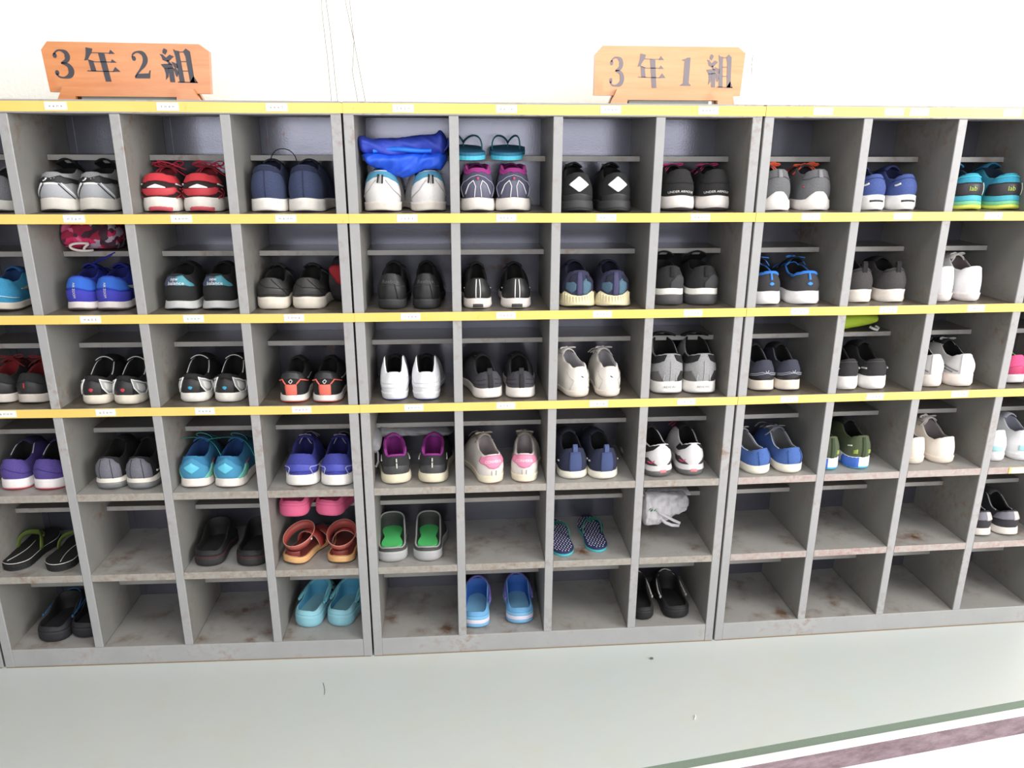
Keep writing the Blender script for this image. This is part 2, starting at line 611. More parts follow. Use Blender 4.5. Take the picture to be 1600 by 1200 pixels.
class Shoe:
    """parametric shoe: heel at the local origin, toe towards +y"""

    def __init__(s, P, hw, L, side):
        s.P, s.hw, s.L, s.side = P, hw, L, side
        s.h = P.get('h', .09)
        s.hs = P.get('hs', .026)
        s.dip = P.get('dip', .014)
        s.open = P.get('open', .56) * L
        s.zf = P.get('zf', s.h + .004)
        s.rimw = P.get('rimw', .70) * hw
        s.wing = P.get('wing', 0)
        s.y0 = P.get('lean', .012)

    def halfw(s, t):
        q = min(t / .19, 1)
        heel = math.sqrt(max(0, 1 - (1 - q) ** 2))
        q2 = max(0, (t - .68) / .32)
        toe = max(0, 1 - q2 ** 2.3) ** .5
        return s.hw * keys(ENV, t) * heel * toe

    def outline(s, u, grow=0.0):
        th = 2 * PI * u
        c = .5 * (1 - math.cos(th))
        sg = 1 if math.sin(th) >= 0 else -1
        t = c
        x = sg * s.halfw(t)
        x += -s.side * .007 * math.sin(min(1, max(0, (t - .25) / .75)) * PI * .6)
        y = t * s.L
        if grow:
            # outward direction
            e = 1e-3
            ax, ay = s.outline(u + e)
            bx, by = s.outline(u - e)
            dx, dy = ax - bx, ay - by
            l = math.hypot(dx, dy) or 1
            x += dy / l * grow
            y += -dx / l * grow
        return x, y

    def spring(s, y):
        q = max(0, (y / s.L - .72) / .28)
        k = max(0, 1 - y / (s.L * .10))
        return .010 * q * q + .0042 * k * k

    def soletop(s, u):
        c = .5 * (1 - math.cos(2 * PI * u))
        rise = s.P.get('rise', 0) * math.exp(-(c / .035) ** 2) + s.P.get('srise', 0) * math.exp(-((c - .09) / .06) ** 2)
        return s.hs * keys([(0, 1), (.3, .95), (.7, .75), (1, .7)], c) + rise + s.spring(c * s.L)

    def rim(s, u):
        th = 2 * PI * u
        c = .5 * (1 - math.cos(th))
        sg = 1 if math.sin(th) >= 0 else -1
        q = min(c / .2, 1)
        w_ = s.rimw * math.sqrt(max(0, 1 - (1 - q) ** 2)) * keys([(0, 1), (.5, 1), (1, s.P.get('rimend', .62))], c)
        w_ *= max(0, 1 - max(0, (c - .8) / .2) ** 2.5) ** .5
        y = s.y0 + c * (s.open - s.y0)
        zd = s.h - s.dip
        z = keys([(0, s.h), (.012, s.h - .0006), (.07, s.h - .005), (.22, zd + s.wing * 1.0), (.40, zd + s.wing * .9), (.8, lerp(zd, s.zf, .8) + s.wing * .3), (1, s.zf)], c)
        return sg * w_, y, z

    def S(s, u, v, off=0.0):
        def raw(u, v):
            c = .5 * (1 - math.cos(2 * PI * u))
            x0, y0 = s.outline(u, -.0025)
            z0 = s.soletop(u) - .003
            x1, y1, z1 = s.rim(u)
            vv = min(1, max(0, v))
            k = min(1, max(0, (c - .18) / .5))
            k = k * k * (3 - 2 * k)
            bulge = s.P.get('bulge', .0045)
            Ah = vv ** 1.7
            Bh = vv
            Af = .3 * vv + .7 * (1 - math.cos(PI / 2 * vv))
            Bf = .45 * vv + .55 * math.sin(PI / 2 * vv)
            A = lerp(Ah, Af, k)
            B = lerp(Bh, Bf, k)
            x = lerp(x0, x1, A)
            y = lerp(y0, y1, A)
            z = lerp(z0, z1, B)
            if k < 1:
                bx, by = s.outline(u, 1.0)
                ax, ay = s.outline(u)
                bb = bulge * math.sin(PI * min(1, vv * 1.05)) * (1 - k)
                x += (bx - ax) * bb
                y += (by - ay) * bb
            return Vector((x, y, z))
        p = raw(u, v)
        if off:
            e = .004
            n = (raw(u + e, v) - raw(u - e, v)).cross(raw(u, min(1, v + .03)) - raw(u, max(0, v - .03)))
            if n.length > 1e-12:
                n.normalize()
                p = p + n * off
        return p

    def A(s, a, v, off=0.0):
        """patch coordinates: a = lateral position on the heel (-1..1 heel back, beyond = flanks)"""
        return s.S(.1 * a, v, off)

    # ---- overlay helpers
    def patch(s, ks, off=.0016, nv=6, step=.09):
        """ks: (a, vlow, vhigh)"""
        a0, a1 = ks[0][0], ks[-1][0]
        A = sorted(set([round(lerp(a0, a1, i / max(2, int((a1 - a0) / step))), 4) for i in range(max(2, int((a1 - a0) / step)) + 1)] + [k[0] for k in ks]))
        rows = []
        for a in A:
            for (p, l0, h0), (q, l1, h1) in zip(ks, ks[1:]):
                if a <= q + 1e-9:
                    t = (a - p) / (q - p) if q > p else 0
                    lo, hi = lerp(l0, l1, t), lerp(h0, h1, t)
                    break
            rows.append([s.A(a, lerp(lo, hi, j / nv), off) for j in range(nv + 1)])
        g = G()
        n, m = len(rows), nv + 1
        g.grid(rows)
        # skirt
        def sk(r):
            base = []
            for p in r:
                base.append(p)
            return base
        edge = [rows[i][0] for i in range(n)], [rows[i][-1] for i in range(n)], rows[0], rows[-1]
        A2 = A
        lohi = []
        for a in A:
            for (p, l0, h0), (q, l1, h1) in zip(ks, ks[1:]):
                if a <= q + 1e-9:
                    t = (a - p) / (q - p) if q > p else 0
                    lohi.append((lerp(l0, l1, t), lerp(h0, h1, t)))
                    break
        lo_in = [s.A(a, l, -.0012) for a, (l, h) in zip(A, lohi)]
        hi_in = [s.A(a, h, -.0012) for a, (l, h) in zip(A, lohi)]
        g.grid([edge[0], lo_in])
        g.grid([edge[1], hi_in])
        g.grid([rows[0], [s.A(A[0], lerp(lohi[0][0], lohi[0][1], j / nv), -.0012) for j in range(m)]])
        g.grid([rows[-1], [s.A(A[-1], lerp(lohi[-1][0], lohi[-1][1], j / nv), -.0012) for j in range(m)]])
        return g

    def line(s, pts, r=.0011, off=.0012, closed=False):
        q = []
        n = len(pts)
        for i in range(n if closed else n - 1):
            a, b = pts[i], pts[(i + 1) % n]
            for k in range(5):
                q.append(s.A(lerp(a[0], b[0], k / 5), lerp(a[1], b[1], k / 5), off))
        if not closed:
            q.append(s.A(pts[-1][0], pts[-1][1], off))
        g = G()
        g.tube(q, r, 6, closed=closed)
        return g

    def text(s, txt, a, v, size, rot=0, off=.002, sx=1.0):
        vs, fs = text_tris(txt)
        g = G()
        H = (s.h - s.hs)
        for x, y, z in vs:
            y -= .35
            x, y = x * sx, y
            xr = x * math.cos(rot) - y * math.sin(rot)
            yr = x * math.sin(rot) + y * math.cos(rot)
            g.v.append(tuple(s.A(a + xr * size / (s.hw * .95), v + yr * size / H, off)))
        g.f = [tuple(f) for f in fs]
        return g


def foot_loop(s, grow, z, n=NU):
    r = []
    for i in range(n):
        x, y = s.outline(i / n, grow)
        r.append((x, y, z(i / n, y) if callable(z) else z))
    return r


def shoe_sole(s, root, layers, flare=.0015):
    """layers: list of (name, colour, kind, f0, f1) fractions of sole height"""
    n = NU
    for name, c, kind, f0, f1 in layers:
        g = G()
        def zz(f):
            return lambda u, y: lerp(s.spring(y), s.soletop(u), f)
        fl = s.P.get('flare', flare)
        crv = s.P.get('solecurve', .0)
        def gr(f):
            return fl * (1 - f) + .0008 + crv * math.sin(PI * f) - (.0035 if f < .05 else 0)
        fs = [f0, f0 + .03, lerp(f0, f1, .25), lerp(f0, f1, .5), lerp(f0, f1, .75), f1 - .02, f1]
        rows = [foot_loop(s, gr(f0) - .004, zz(f0))] + [foot_loop(s, gr(f) - (0 if i not in (0, 6) else .0012), zz(f)) for i, f in enumerate(fs)] + [foot_loop(s, -.012, zz(f1))]
        o = g.grid(rows, close_u=True)
        g.f.append(tuple(o + i for i in range(n)))
        g.f.append(tuple(o + (len(rows) - 1) * n + i for i in reversed(range(n))))
        obj(name, g, mat(c, kind, s.P.get('dirt', .25) if name == 'midsole' else 0), root, smooth=True, fix=True)


def arch(s, y, z, wdt, drop, th, dirv, n=9):
    """closed cross-section of a tongue"""
    top, bot = [], []
    nrm = Vector((0, -dirv[2], dirv[1]))
    if nrm.z < 0:
        nrm = -nrm
    for i in range(n):
        q = -1 + 2 * i / (n - 1)
        p = Vector((q * wdt, y, z)) - nrm * (drop * q * q)
        top.append(p + nrm * th)
        bot.append(p)
    return top + bot[::-1]


def shoe_upper(s, root):
    P = s.P
    n, m = NU, 12
    g = G()
    rows = [[s.S(i / n, j / m) for i in range(n)] for j in range(m + 1)]
    # rolled collar edge
    def inr(du, dz):
        r = []
        for i in range(n):
            x, y, z = s.rim(i / n)
            cy = (s.y0 + s.open) * .5
            k = 1 - du / s.rimw
            r.append((x * k, cy + (y - cy) * (1 - du / (s.open * .5)), z + dz))
        return r
    roll = P.get('roll', .004)
    rows.append(inr(roll * .25, roll * .35))
    rows.append(inr(roll * .6, roll * .45))
    g.grid(rows, close_u=True)
    obj('upper', g, mat(P['up'], P.get('upk', 'knit'), P.get('udirt', 0)), root, smooth=True)
    # lining
    g = G()
    zi = s.hs + .006
    def low(f, du):
        r = []
        for i in range(n):
            x, y, z = s.rim(i / n)
            cy = (s.y0 + s.open) * .5
            k = 1 - du / s.rimw
            r.append((x * k, cy + (y - cy) * (1 - du / (s.open * .5)), lerp(z, zi, f)))
        return r
    rows = [inr(roll * .6, roll * .45), inr(roll, roll * .3), inr(roll * 1.35, -roll * .3), low(.12, roll * 1.3), low(.5, roll * .9), low(.97, roll * .7)]
    o = g.grid(rows, close_u=True)
    obj('lining', g, mat(P.get('lin', (26, 26, 28)), 'fabric'), root, smooth=True)
    g = G()
    r = [(x, y, zi) for x, y, z in low(1, 0.0)]
    ins = [(x * .9, lerp(y, s.open * .5, .06), zi + .002) for x, y, z in r]
    o = g.grid([r, ins], close_u=True)
    g.f.append(tuple(o + n + i for i in range(n)))
    obj('insole', g, mat(P.get('insole', (40, 40, 42)), 'fabric'), root, smooth=False)
    # tongue
    zt = P.get('zt', s.h + .012)
    if zt:
        g = G()
        ya, yb = s.open + .035, s.open * P.get('ty', .72)
        za, zb = s.zf - .010, zt
        rows = []
        tw = P.get('tw', .62) * s.rimw * 1.25
        for k in range(8):
            t = k / 7
            y = lerp(ya, yb, t)
            z = lerp(za, zb, t ** .9) + .004 * math.sin(PI * t)
            d = Vector((0, yb - ya, zb - za)).normalized()
            rows.append(arch(s, y, z, tw * (.8 + .25 * t) * (1 if t < .99 else .8), .010, .0042, d))
        o = g.grid(rows, close_u=True)
        k = len(rows[0])
        g.f.append(tuple(o + i for i in range(k)))
        g.f.append(tuple(o + (len(rows) - 1) * k + i for i in reversed(range(k))))
        tg = obj('tongue', g, mat(P.get('ton', P['up']), 'fabric'), root, smooth=True)
        if P.get('tedge'):
            g = G()
            g.tube(rows[-1][:len(rows[-1]) // 2], P.get('tedger', .0013), 6)
            obj('tongue_piping', g, mat(P['tedge'], 'fabric'), tg, smooth=True)
        if P.get('tlabel'):
            g = G()
            d = Vector((0, yb - ya, zb - za)).normalized()
            nn = Vector((0, d.z, -d.y))
            base = Vector((P.get('tlx', 0), yb, zb)) - d * .008
            rows = [[base + Vector((lerp(-.010, .010, i / 3), 0, 0)) - d * (.013 * j / 2) + nn * .0012 for i in range(4)] for j in range(3)]
            rows2 = [[p - nn * .0010 for p in r] for r in rows]
            g.grid(rows)
            g.grid(rows2, flip=True)
            obj('size_label', g, mat(P['tlabel'], 'print'), tg)
    if P.get('edge'):
        g = G()
        lo, hi = P.get('edgespan', (0, 1))
        pts = []
        for i in range(n * 2 + 1):
            c = i / (n * 2)
            if lo <= abs(c - 0) or True:
                x, y, z = s.rim(c)
                pts.append((c, Vector((x, y, z + .001))))
        seg = [p for c, p in pts if lo <= .5 * (1 - math.cos(2 * PI * c)) <= hi]
        full = lo <= 0 and hi >= 1
        if not full:
            seg = [p for c, p in pts if .5 * (1 - math.cos(2 * PI * c)) >= lo]
        g.tube(seg[:-1] if full else seg, P.get('edger', .0018), 6, closed=full)
        obj('collar_piping', g, mat(P['edge'], 'fabric'), root, smooth=True)


def bez(a, b, c, d, n=10):
    a, b, c, d = map(Vector, (a, b, c, d))
    return [a * (1 - t) ** 3 + b * 3 * t * (1 - t) ** 2 + c * 3 * t * t * (1 - t) + d * t ** 3 for t in [i / n for i in range(n + 1)]]


def shoe_laces(s, root):
    P = s.P
    c = P.get('lace')
    if not c:
        return
    g = G()
    r = P.get('lacer', .0019)
    for k in range(4):
        t = k / 3
        y = lerp(s.open * .86, s.open + .05, t)
        z = lerp(s.zf + .004, s.zf - .012, t)
        wd = lerp(.019, .024, t)
        sg = 1 if k % 2 else -1
        g.tube([(-wd, y, z - .008), (-wd * .5, y + sg * .003, z + .001), (0, y + sg * .002, z + .0035), (wd * .5, y - sg * .003, z + .001), (wd, y, z - .008)], r, 6, flat=.55)
    b = P.get('bow')
    if b is not None:
        cy, cz = s.open * .84, max(s.zf, P.get('zt', 0)) + .001
        if b is True:
            b = [(-1, .045, .012), (1, .04, .016)]
        for sx, ln, hh in b:
            g.tube(bez((0, cy, cz), (sx * ln * .9, cy - .012, cz + hh * 1.6), (sx * ln * 1.15, cy - .006, cz - .004), (0, cy + .006, cz), 12), r, 6, flat=.6)
            g.tube(bez((0, cy, cz), (sx * ln * .3, cy - .014, cz + .003), (sx * ln * .6, cy - .018, cz - .012), (sx * ln * .85, cy - .010, cz - .022), 8), r * .9, 6, flat=.6)
        g.ellipsoid((0, cy, cz + .001), (.005, .004, .0035), 8, 6)
    for path in P.get('lacepaths', []) if (s.side > 0 or not P.get('lace_left_only')) else []:
        g.tube(bez(*path), r, 6, flat=.7)
    obj('laces', g, mat(c, 'fabric'), root, smooth=True)


def add_extra(s, root, e, i):
    k = e[0]
    if k == 'patch':      # ('patch', name, colour, kind, keys[, off])
        g = s.patch(e[4], e[5] if len(e) > 5 else .0016)
        o = obj(e[1], g, mat(e[2], e[3]), root, smooth=True)
        return o
    if k == 'sym':
        for sg in (1, -1):
            ks = [(a * sg, l, h) for a, l, h in e[4]]
            ks.sort()
            obj(e[1], s.patch(ks, e[5] if len(e) > 5 else .0016), mat(e[2], e[3]), root, smooth=True)
        return None
    if k == 'line':       # ('line', name, colour, pts, r[, sym])
        for sg in ((1, -1) if len(e) > 5 and e[5] else (1,)):
            obj(e[1], s.line([(a * sg, v) for a, v in e[3]], e[4], off=e[6] if len(e) > 6 else .0012), mat(e[2], 'fabric'), root, smooth=True)
        return None
    if k == 'loopline':
        for sg in ((1, -1) if len(e) > 5 and e[5] else (1,)):
            obj(e[1], s.line([(a * sg, v) for a, v in e[3]], e[4], closed=True, off=e[6] if len(e) > 6 else .0012), mat(e[2], 'fabric'), root, smooth=True)
        return None
    if k == 'text':       # ('text', str, colour, a, v, size, rot, sx)
        obj('lettering', s.text(e[1], e[3], e[4], e[5], e[6] if len(e) > 6 else 0, sx=e[7] if len(e) > 7 else 1, off=e[8] if len(e) > 8 else .0026), mat(e[2], 'print'), root, fix=False)
        return None
    if k == 'tab':        # pull tab: ('tab', colour, width, height)
        g = G()
        wd, hh = e[2], e[3]
        x, y, z = 0, s.y0, s.h
        prof = [(y - .004, z - .018), (y - .005, z - .004), (y - .004, z + hh * .7), (y + .001, z + hh), (y + .006, z + hh * .7), (y + .007, z - .006)]
        rows = []
        for (py, pz) in prof:
            rows.append([(-wd, py, pz), (wd, py, pz)])
        g.grid(rows)
        rows2 = [[(-wd * .98, py + .0012 * (1 if j < 3 else -1), pz - .001), (wd * .98, py + .0012 * (1 if j < 3 else -1), pz - .001)] for j, (py, pz) in enumerate(prof)]
        g.grid(rows2, flip=True)
        g.grid([[r[0] for r in rows], [r[0] for r in rows2]])
        g.grid([[r[1] for r in rows2], [r[1] for r in rows]])
        obj('heel_pull_tab', g, mat(e[1], 'fabric'), root, smooth=False)
        return None
    if k == 'ribs':       # ribs on the sole side: ('ribs', colour, n)
        rl = G()
        nr = e[2]
        for j in range(nr):
            u = lerp(-.10, .10, j / (nr - 1))
            pts = []
            for q in range(6):
                f = lerp(.12, .93, q / 5)
                x, y = s.outline(u % 1, .0022 + .001 * math.sin(PI * f))
                pts.append((x, y, lerp(s.spring(y), s.soletop(u % 1), f)))
            rl.tube(pts, .0017, 6)
        o = obj('sole_ribs', rl, mat(e[1], 'rubber'), root, smooth=True)
        return None
    if k == 'soleband':   # thin band on the sole back ('soleband', name, colour, u0, u1, f0, f1)
        rows = []
        for q in range(4):
            f = lerp(e[5], e[6], q / 3)
            r = []
            for j in range(13):
                u = lerp(e[3], e[4], j / 12)
                edge = min(j, 12 - j) == 0 or q in (0, 3)
                x, y = s.outline(u % 1, s.P.get('flare', .0015) * (1 - f) + s.P.get('solecurve', 0) * math.sin(PI * f) + (.0022 if not edge else .0006))
                r.append((x, y, lerp(s.spring(y), s.soletop(u % 1), f)))
            rows.append(r)
        g = G()
        g.grid(rows)
        obj(e[1], g, mat(e[2], 'rubber'), root, smooth=True)
        return None
    if k == 'soletext':
        vs, fs = text_tris(e[1])
        g = G()
        for x, y, z in vs:
            u = (e[3] + x * e[5] / (s.hw * 9)) % 1
            f = e[4] + (y - .35) * e[5] / s.hs
            px, py = s.outline(u, s.P.get('flare', .0015) * (1 - f) + s.P.get('solecurve', 0) * math.sin(PI * f) + .0022)
            g.v.append((px, py, lerp(s.spring(py), s.soletop(u), f)))
        g.f = fs
        obj('sole_lettering', g, mat(e[2], 'print'), root, fix=False)
        return None


def make_shoe(P, loc, yaw, hw, L, side, label, group):
    root = thing(P.get('name', 'running_shoe'), label, P.get('cat', 'shoe'), loc, yaw, group)
    s = Shoe(P, hw, L, side)
    shoe_sole(s, root, P.get('sole', [('outsole', (60, 58, 56), 'rubber', 0, .14), ('midsole', (228, 224, 218), 'rubber', .14, 1)]))
    shoe_upper(s, root)
    shoe_laces(s, root)
    for i, e in enumerate(P.get('ex', [])):
        if callable(e):
            e(s, root)
        else:
            if e[0] == 'text' and e[1] is None:
                continue
            add_extra(s, root, e, i)
    return root


# ------------------------------------------------------------------ clogs, sandals, flip-flops
def make_clog(P, loc, yaw, hw, L, side, label, group):
    root = thing(P.get('name', 'clog'), label, 'clog', loc, yaw, group)
    if P.get('tilt'):
        root.rotation_euler = (P['tilt'], 0, yaw)
    P = dict(P)
    P.setdefault('open', .66)
    P.setdefault('rimw', .84)
    P.setdefault('bulge', .003)
    P.setdefault('dip', .0)
    P.setdefault('lean', .007)
    P.setdefault('zf', P['h'] + .034)
    P.setdefault('hs', P['h'] * .5)
    P.setdefault('rimend', .95)
    s = Shoe(P, hw, L, side)
    c = P['up']
    n, m = NU, 10
    # sole
    shoe_sole(s, root, P.get('sole', [('sole', c, 'foam', 0, 1)]), flare=.001)
    g = G()
    rows = [[s.S(i / n, j / m) for i in range(n)] for j in range(m + 1)]
    def ring(du, dz):
        r = []
        for i in range(n):
            x, y, z = s.rim(i / n)
            cy = (s.y0 + s.open) * .5
            r.append((x * (1 - du / s.rimw), cy + (y - cy) * (1 - du / (s.open * .5)), z + dz))
        return r
    rows += [ring(.0012, .0012), ring(.0028, .0008)]
    g.grid(rows, close_u=True)
    obj('upper', g, mat(c, 'foam'), root, smooth=True)
    zi = P.get('footbed', s.hs * .55)
    g = G()
    def low(f, du):
        r = []
        for i in range(n):
            x, y, z = s.rim(i / n)
            cy = (s.y0 + s.open) * .5
            k = 1 - du / s.rimw
            r.append((x * k, cy + (y - cy) * (1 - du / (s.open * .5)), lerp(z, zi, f)))
        return r
    rows = [ring(.0028, .0008), ring(.0042, -.001), low(.4, .0045), low(.85, .006), low(.99, .010)]
    o = g.grid(rows, close_u=True)
    g.f.append(tuple(o + 4 * n + i for i in range(n)))
    obj('footbed', g, mat(P.get('lin', c), 'foam'), root, smooth=True)
    if P.get('pad'):
        # contoured insole pad with a narrowed waist
        g = G()
        rr = []
        for i in range(n):
            x, y, z = low(1, .0045)[i]
            wst = 1 - .28 * math.exp(-((y - s.open * .52) / .022) ** 2)
            rr.append((x * wst, y, zi + .001))
        top = [(x * .95, lerp(y, s.open * .5, .05), z + .004) for x, y, z in rr]
        o = g.grid([rr, top], close_u=True)
        g.f.append(tuple(o + n + i for i in range(n)))
        obj('insole', g, mat(P['pad'], 'foam'), root, smooth=False)
    if P.get('strap'):
        g = G()
        ps = []
        py = s.open * .42
        fwd = P.get('strap_y', s.open + .004)
        hz = P.get('strap_z', .012)
        for i in range(17):
            a = PI * i / 16
            x = -math.cos(a) * (s.rimw + .006)
            y = py + math.sin(a) ** .75 * (fwd - py)
            z = lerp(P['h'] + .004, s.zf + hz, math.sin(a))
            ps.append((x, y, z))
        g.tube(ps, P.get('strap_r', .004), 8, flat=P.get('strap_flat', .6))
        st = obj('strap', g, mat(P['strap'], 'foam'), root, smooth=True)
        for q in (ps[0], ps[-1]):
            g = G()
            g.ellipsoid(q, (.0035, .0055, .0055), 10, 6)
            obj('rivet', g, mat(P.get('rivet', P['strap']), 'foam'), st, smooth=True)
    if P.get('rimline'):
        g = G()
        pts = [Vector(s.rim(i / (2 * n))) + Vector((0, 0, .0018)) for i in range(2 * n)]
        g.tube(pts, P.get('rimr', .0022), 6, closed=True)
        obj('collar_piping', g, mat(P['rimline'], 'foam'), root, smooth=True)
    if P.get('vents'):
        g = G()
        for sg in (-1, 1):
            for j in range(4):
                u = sg * lerp(.22, .36, j / 3)
                p = s.S(u % 1, .62, .0004)
                g.ellipsoid(p, (.0035, .0045, .0030), 8, 6)
        obj('vent_holes', g, mat((30, 40, 44), 'print'), root, smooth=True)
    for i, e in enumerate(P.get('ex', [])):
        add_extra(s, root, e, i)
    return root


def make_flipflop(P, loc, yaw, hw, L, side, label, group):
    root = thing('flip_flop', label, 'flip-flop', loc, yaw, group)
    if P.get('tilt'):
        root.rotation_euler = (P['tilt'], 0, yaw)
    s = Shoe({'h': .03, 'hs': P.get('hs', .016)}, hw, L, side)
    n = NU
    for name, c, f0, f1, gr in P['layers']:
        g = G()
        hs = s.hs
        rows = [foot_loop(s, gr - .003, hs * f0), foot_loop(s, gr, hs * f0 + .0005), foot_loop(s, gr, hs * f1 - .0006), foot_loop(s, gr - .002, hs * f1)]
        o = g.grid(rows, close_u=True)
        g.f.append(tuple(o + i for i in range(n)))
        g.f.append(tuple(o + 3 * n + i for i in reversed(range(n))))
        obj(name, g, mat(c, P.get('kind', 'foam')), root, smooth=False)
    hs = s.hs
    if P.get('dots'):
        g = G()
        x = -hw
        y = .008
        k = 0
        while y < L - .01:
            x = -hw + (.0040 if k % 2 else .0004)
            while x < hw:
                if abs(x) < s.halfw(y / L) - .005:
                    g.box(x - .0016, x + .0016, y - .0015, y + .0015, hs, hs + .0006)
                x += .0088
            y += .0085
            k += 1
        o = obj('printed_dots', g, mat(P['dots'], 'print'), root, fix=False)
        o['kind'] = 'stuff'
    if P.get('trimline'):
        g = G()
        g.tube(foot_loop(s, -.0005, hs * .92, 2 * n), .0012, 5, closed=True)
        obj('edge_piping', g, mat(P['trimline'], 'rubber'), root, smooth=True)
        g = G()
        g.tube([(-side * .012 + side * .010 * math.sin(t * 3), lerp(.012, L * .62, t), hs + .0006) for t in [i / 12 for i in range(13)]], .0010, 5)
        obj('top_line', g, mat(P['trimline'], 'rubber'), root, smooth=True)
    g = G()
    r = P.get('strap_r', .0035)
    top = P.get('strap_h', .032)
    toe = Vector((side * -.008, L * .74, hs))
    for sg in (-1, 1):
        base = Vector((sg * s.halfw(.42) * .93, L * .42, hs - .002))
        g.tube(bez(base, base + Vector((sg * .004, .01, top * 1.25)), toe + Vector((sg * .012, -.025, top * .95)), toe + Vector((0, 0, .010)), 12), r, 8, flat=P.get('strap_flat', .6))
    g.tube([toe + Vector((0, 0, .012)), toe + Vector((0, .001, .004)), toe - Vector((0, 0, .002))], r * .8, 6)
    obj('strap', g, mat(P['strap'], 'rubber'), root, smooth=True)
    return root


def band(g, pts, up, wid, th=.0014):
    """leather strip following pts, wid along 'up' vectors"""
    rows = []
    k = len(pts)
    for i in range(k):
        p = Vector(pts[i])
        t = (Vector(pts[(i + 1) % k]) - Vector(pts[i - 1])).normalized()
        u = Vector(up[i]).normalized()
        n_ = t.cross(u).normalized()
        a, b = p - u * wid / 2, p + u * wid / 2
        rows.append([a + n_ * th, b + n_ * th, b - n_ * th, a - n_ * th])
    g.grid(rows, close_u=True, close_v=True)


def make_sandal(P, loc, yaw, hw, L, side, label, group):
    root = thing('sandal', label, 'sandal', loc, yaw, group)
    s = Shoe({'h': .03, 'hs': .020}, hw, L, side)
    shoe_sole(s, root, [('outsole', (92, 62, 42), 'rubber', 0, .16), ('midsole', (222, 168, 104), 'leather', .16, 1)])
    g = G()
    n = NU
    r = foot_loop(s, -.004, .0201)
    r2 = foot_loop(s, -.006, .0215)
    o = g.grid([r, r2], close_u=True)
    g.f.append(tuple(o + n + i for i in range(n)))
    obj('insole', g, mat((120, 50, 44), 'leather'), root)
    # ankle cuff: a leaning ring of leather
    g = G()
    pts, ups = [], []
    for i in range(28):
        a = 2 * PI * i / 28
        cx, cy = math.sin(a) * (hw * .98), .052 - math.cos(a) * .044
        pts.append((cx, cy, .042 + cy * .36))
        ups.append((math.sin(a) * .35, -.35 * math.cos(a) - .2, 1))
    band(g, pts, ups, .022)
    c1 = obj('ankle_cuff', g, mat((176, 74, 66), 'leather'), root, smooth=True)
    g = G()
    e = [Vector(p) + Vector(u).normalized() * .011 for p, u in zip(pts, ups)]
    g.tube(e, .0009, 5, closed=True)
    e = [Vector(p) - Vector(u).normalized() * .011 for p, u in zip(pts, ups)]
    g.tube(e, .0009, 5, closed=True)
    obj('cuff_edging', g, mat((214, 160, 140), 'leather'), c1, smooth=True)
    for q in (7, 20):
        g = G()
        p = Vector(pts[q])
        g.ellipsoid(p + Vector((math.copysign(.002, p.x), 0, 0)), (.003, .0035, .0035), 10, 6)
        obj('rivet', g, mat((200, 196, 188), 'gloss'), c1, smooth=True)
    # heel lug that joins cuff and sole
    g = G()
    rows = []
    for j in range(5):
        z = lerp(.014, .036, j / 4)
        rows.append([(math.sin(a) * hw * .82, .048 - math.cos(a) * .042, z) for a in [lerp(-.8, .8, i / 8) for i in range(9)]])
    g.grid(rows)
    rows2 = [[(x * .95, y + .002, z) for x, y, z in r] for r in rows]
    g.grid(rows2, flip=True)
    g.grid([rows[-1], rows2[-1]])
    obj('heel_counter', g, mat((130, 40, 36), 'leather'), root, smooth=True)
    # two straps over the foot
    for yy, hh, ww, c in ((.105, .058, .026, (190, 60, 52)), (.150, .045, .030, (170, 52, 46))):
        g = G()
        rows = []
        for i in range(13):
            a = PI * i / 12
            x, z = -math.cos(a) * s.halfw(yy / L) * .97, .014 + math.sin(a) * (hh - .014)
            rows.append([(x, yy - ww / 2 - .006 * math.sin(a), z), (x, yy + ww / 2, z), (x * .97, yy + ww / 2, z - .0022), (x * .97, yy - ww / 2 - .006 * math.sin(a), z - .0022)])
        g.grid(rows, close_u=True)
        st = obj('foot_strap', g, mat(c, 'leather'), root, smooth=True)
        g = G()
        g.tube([r[0] for r in rows], .0009, 5)
        obj('strap_edging', g, mat((214, 170, 150), 'leather'), st, smooth=True)
    return root

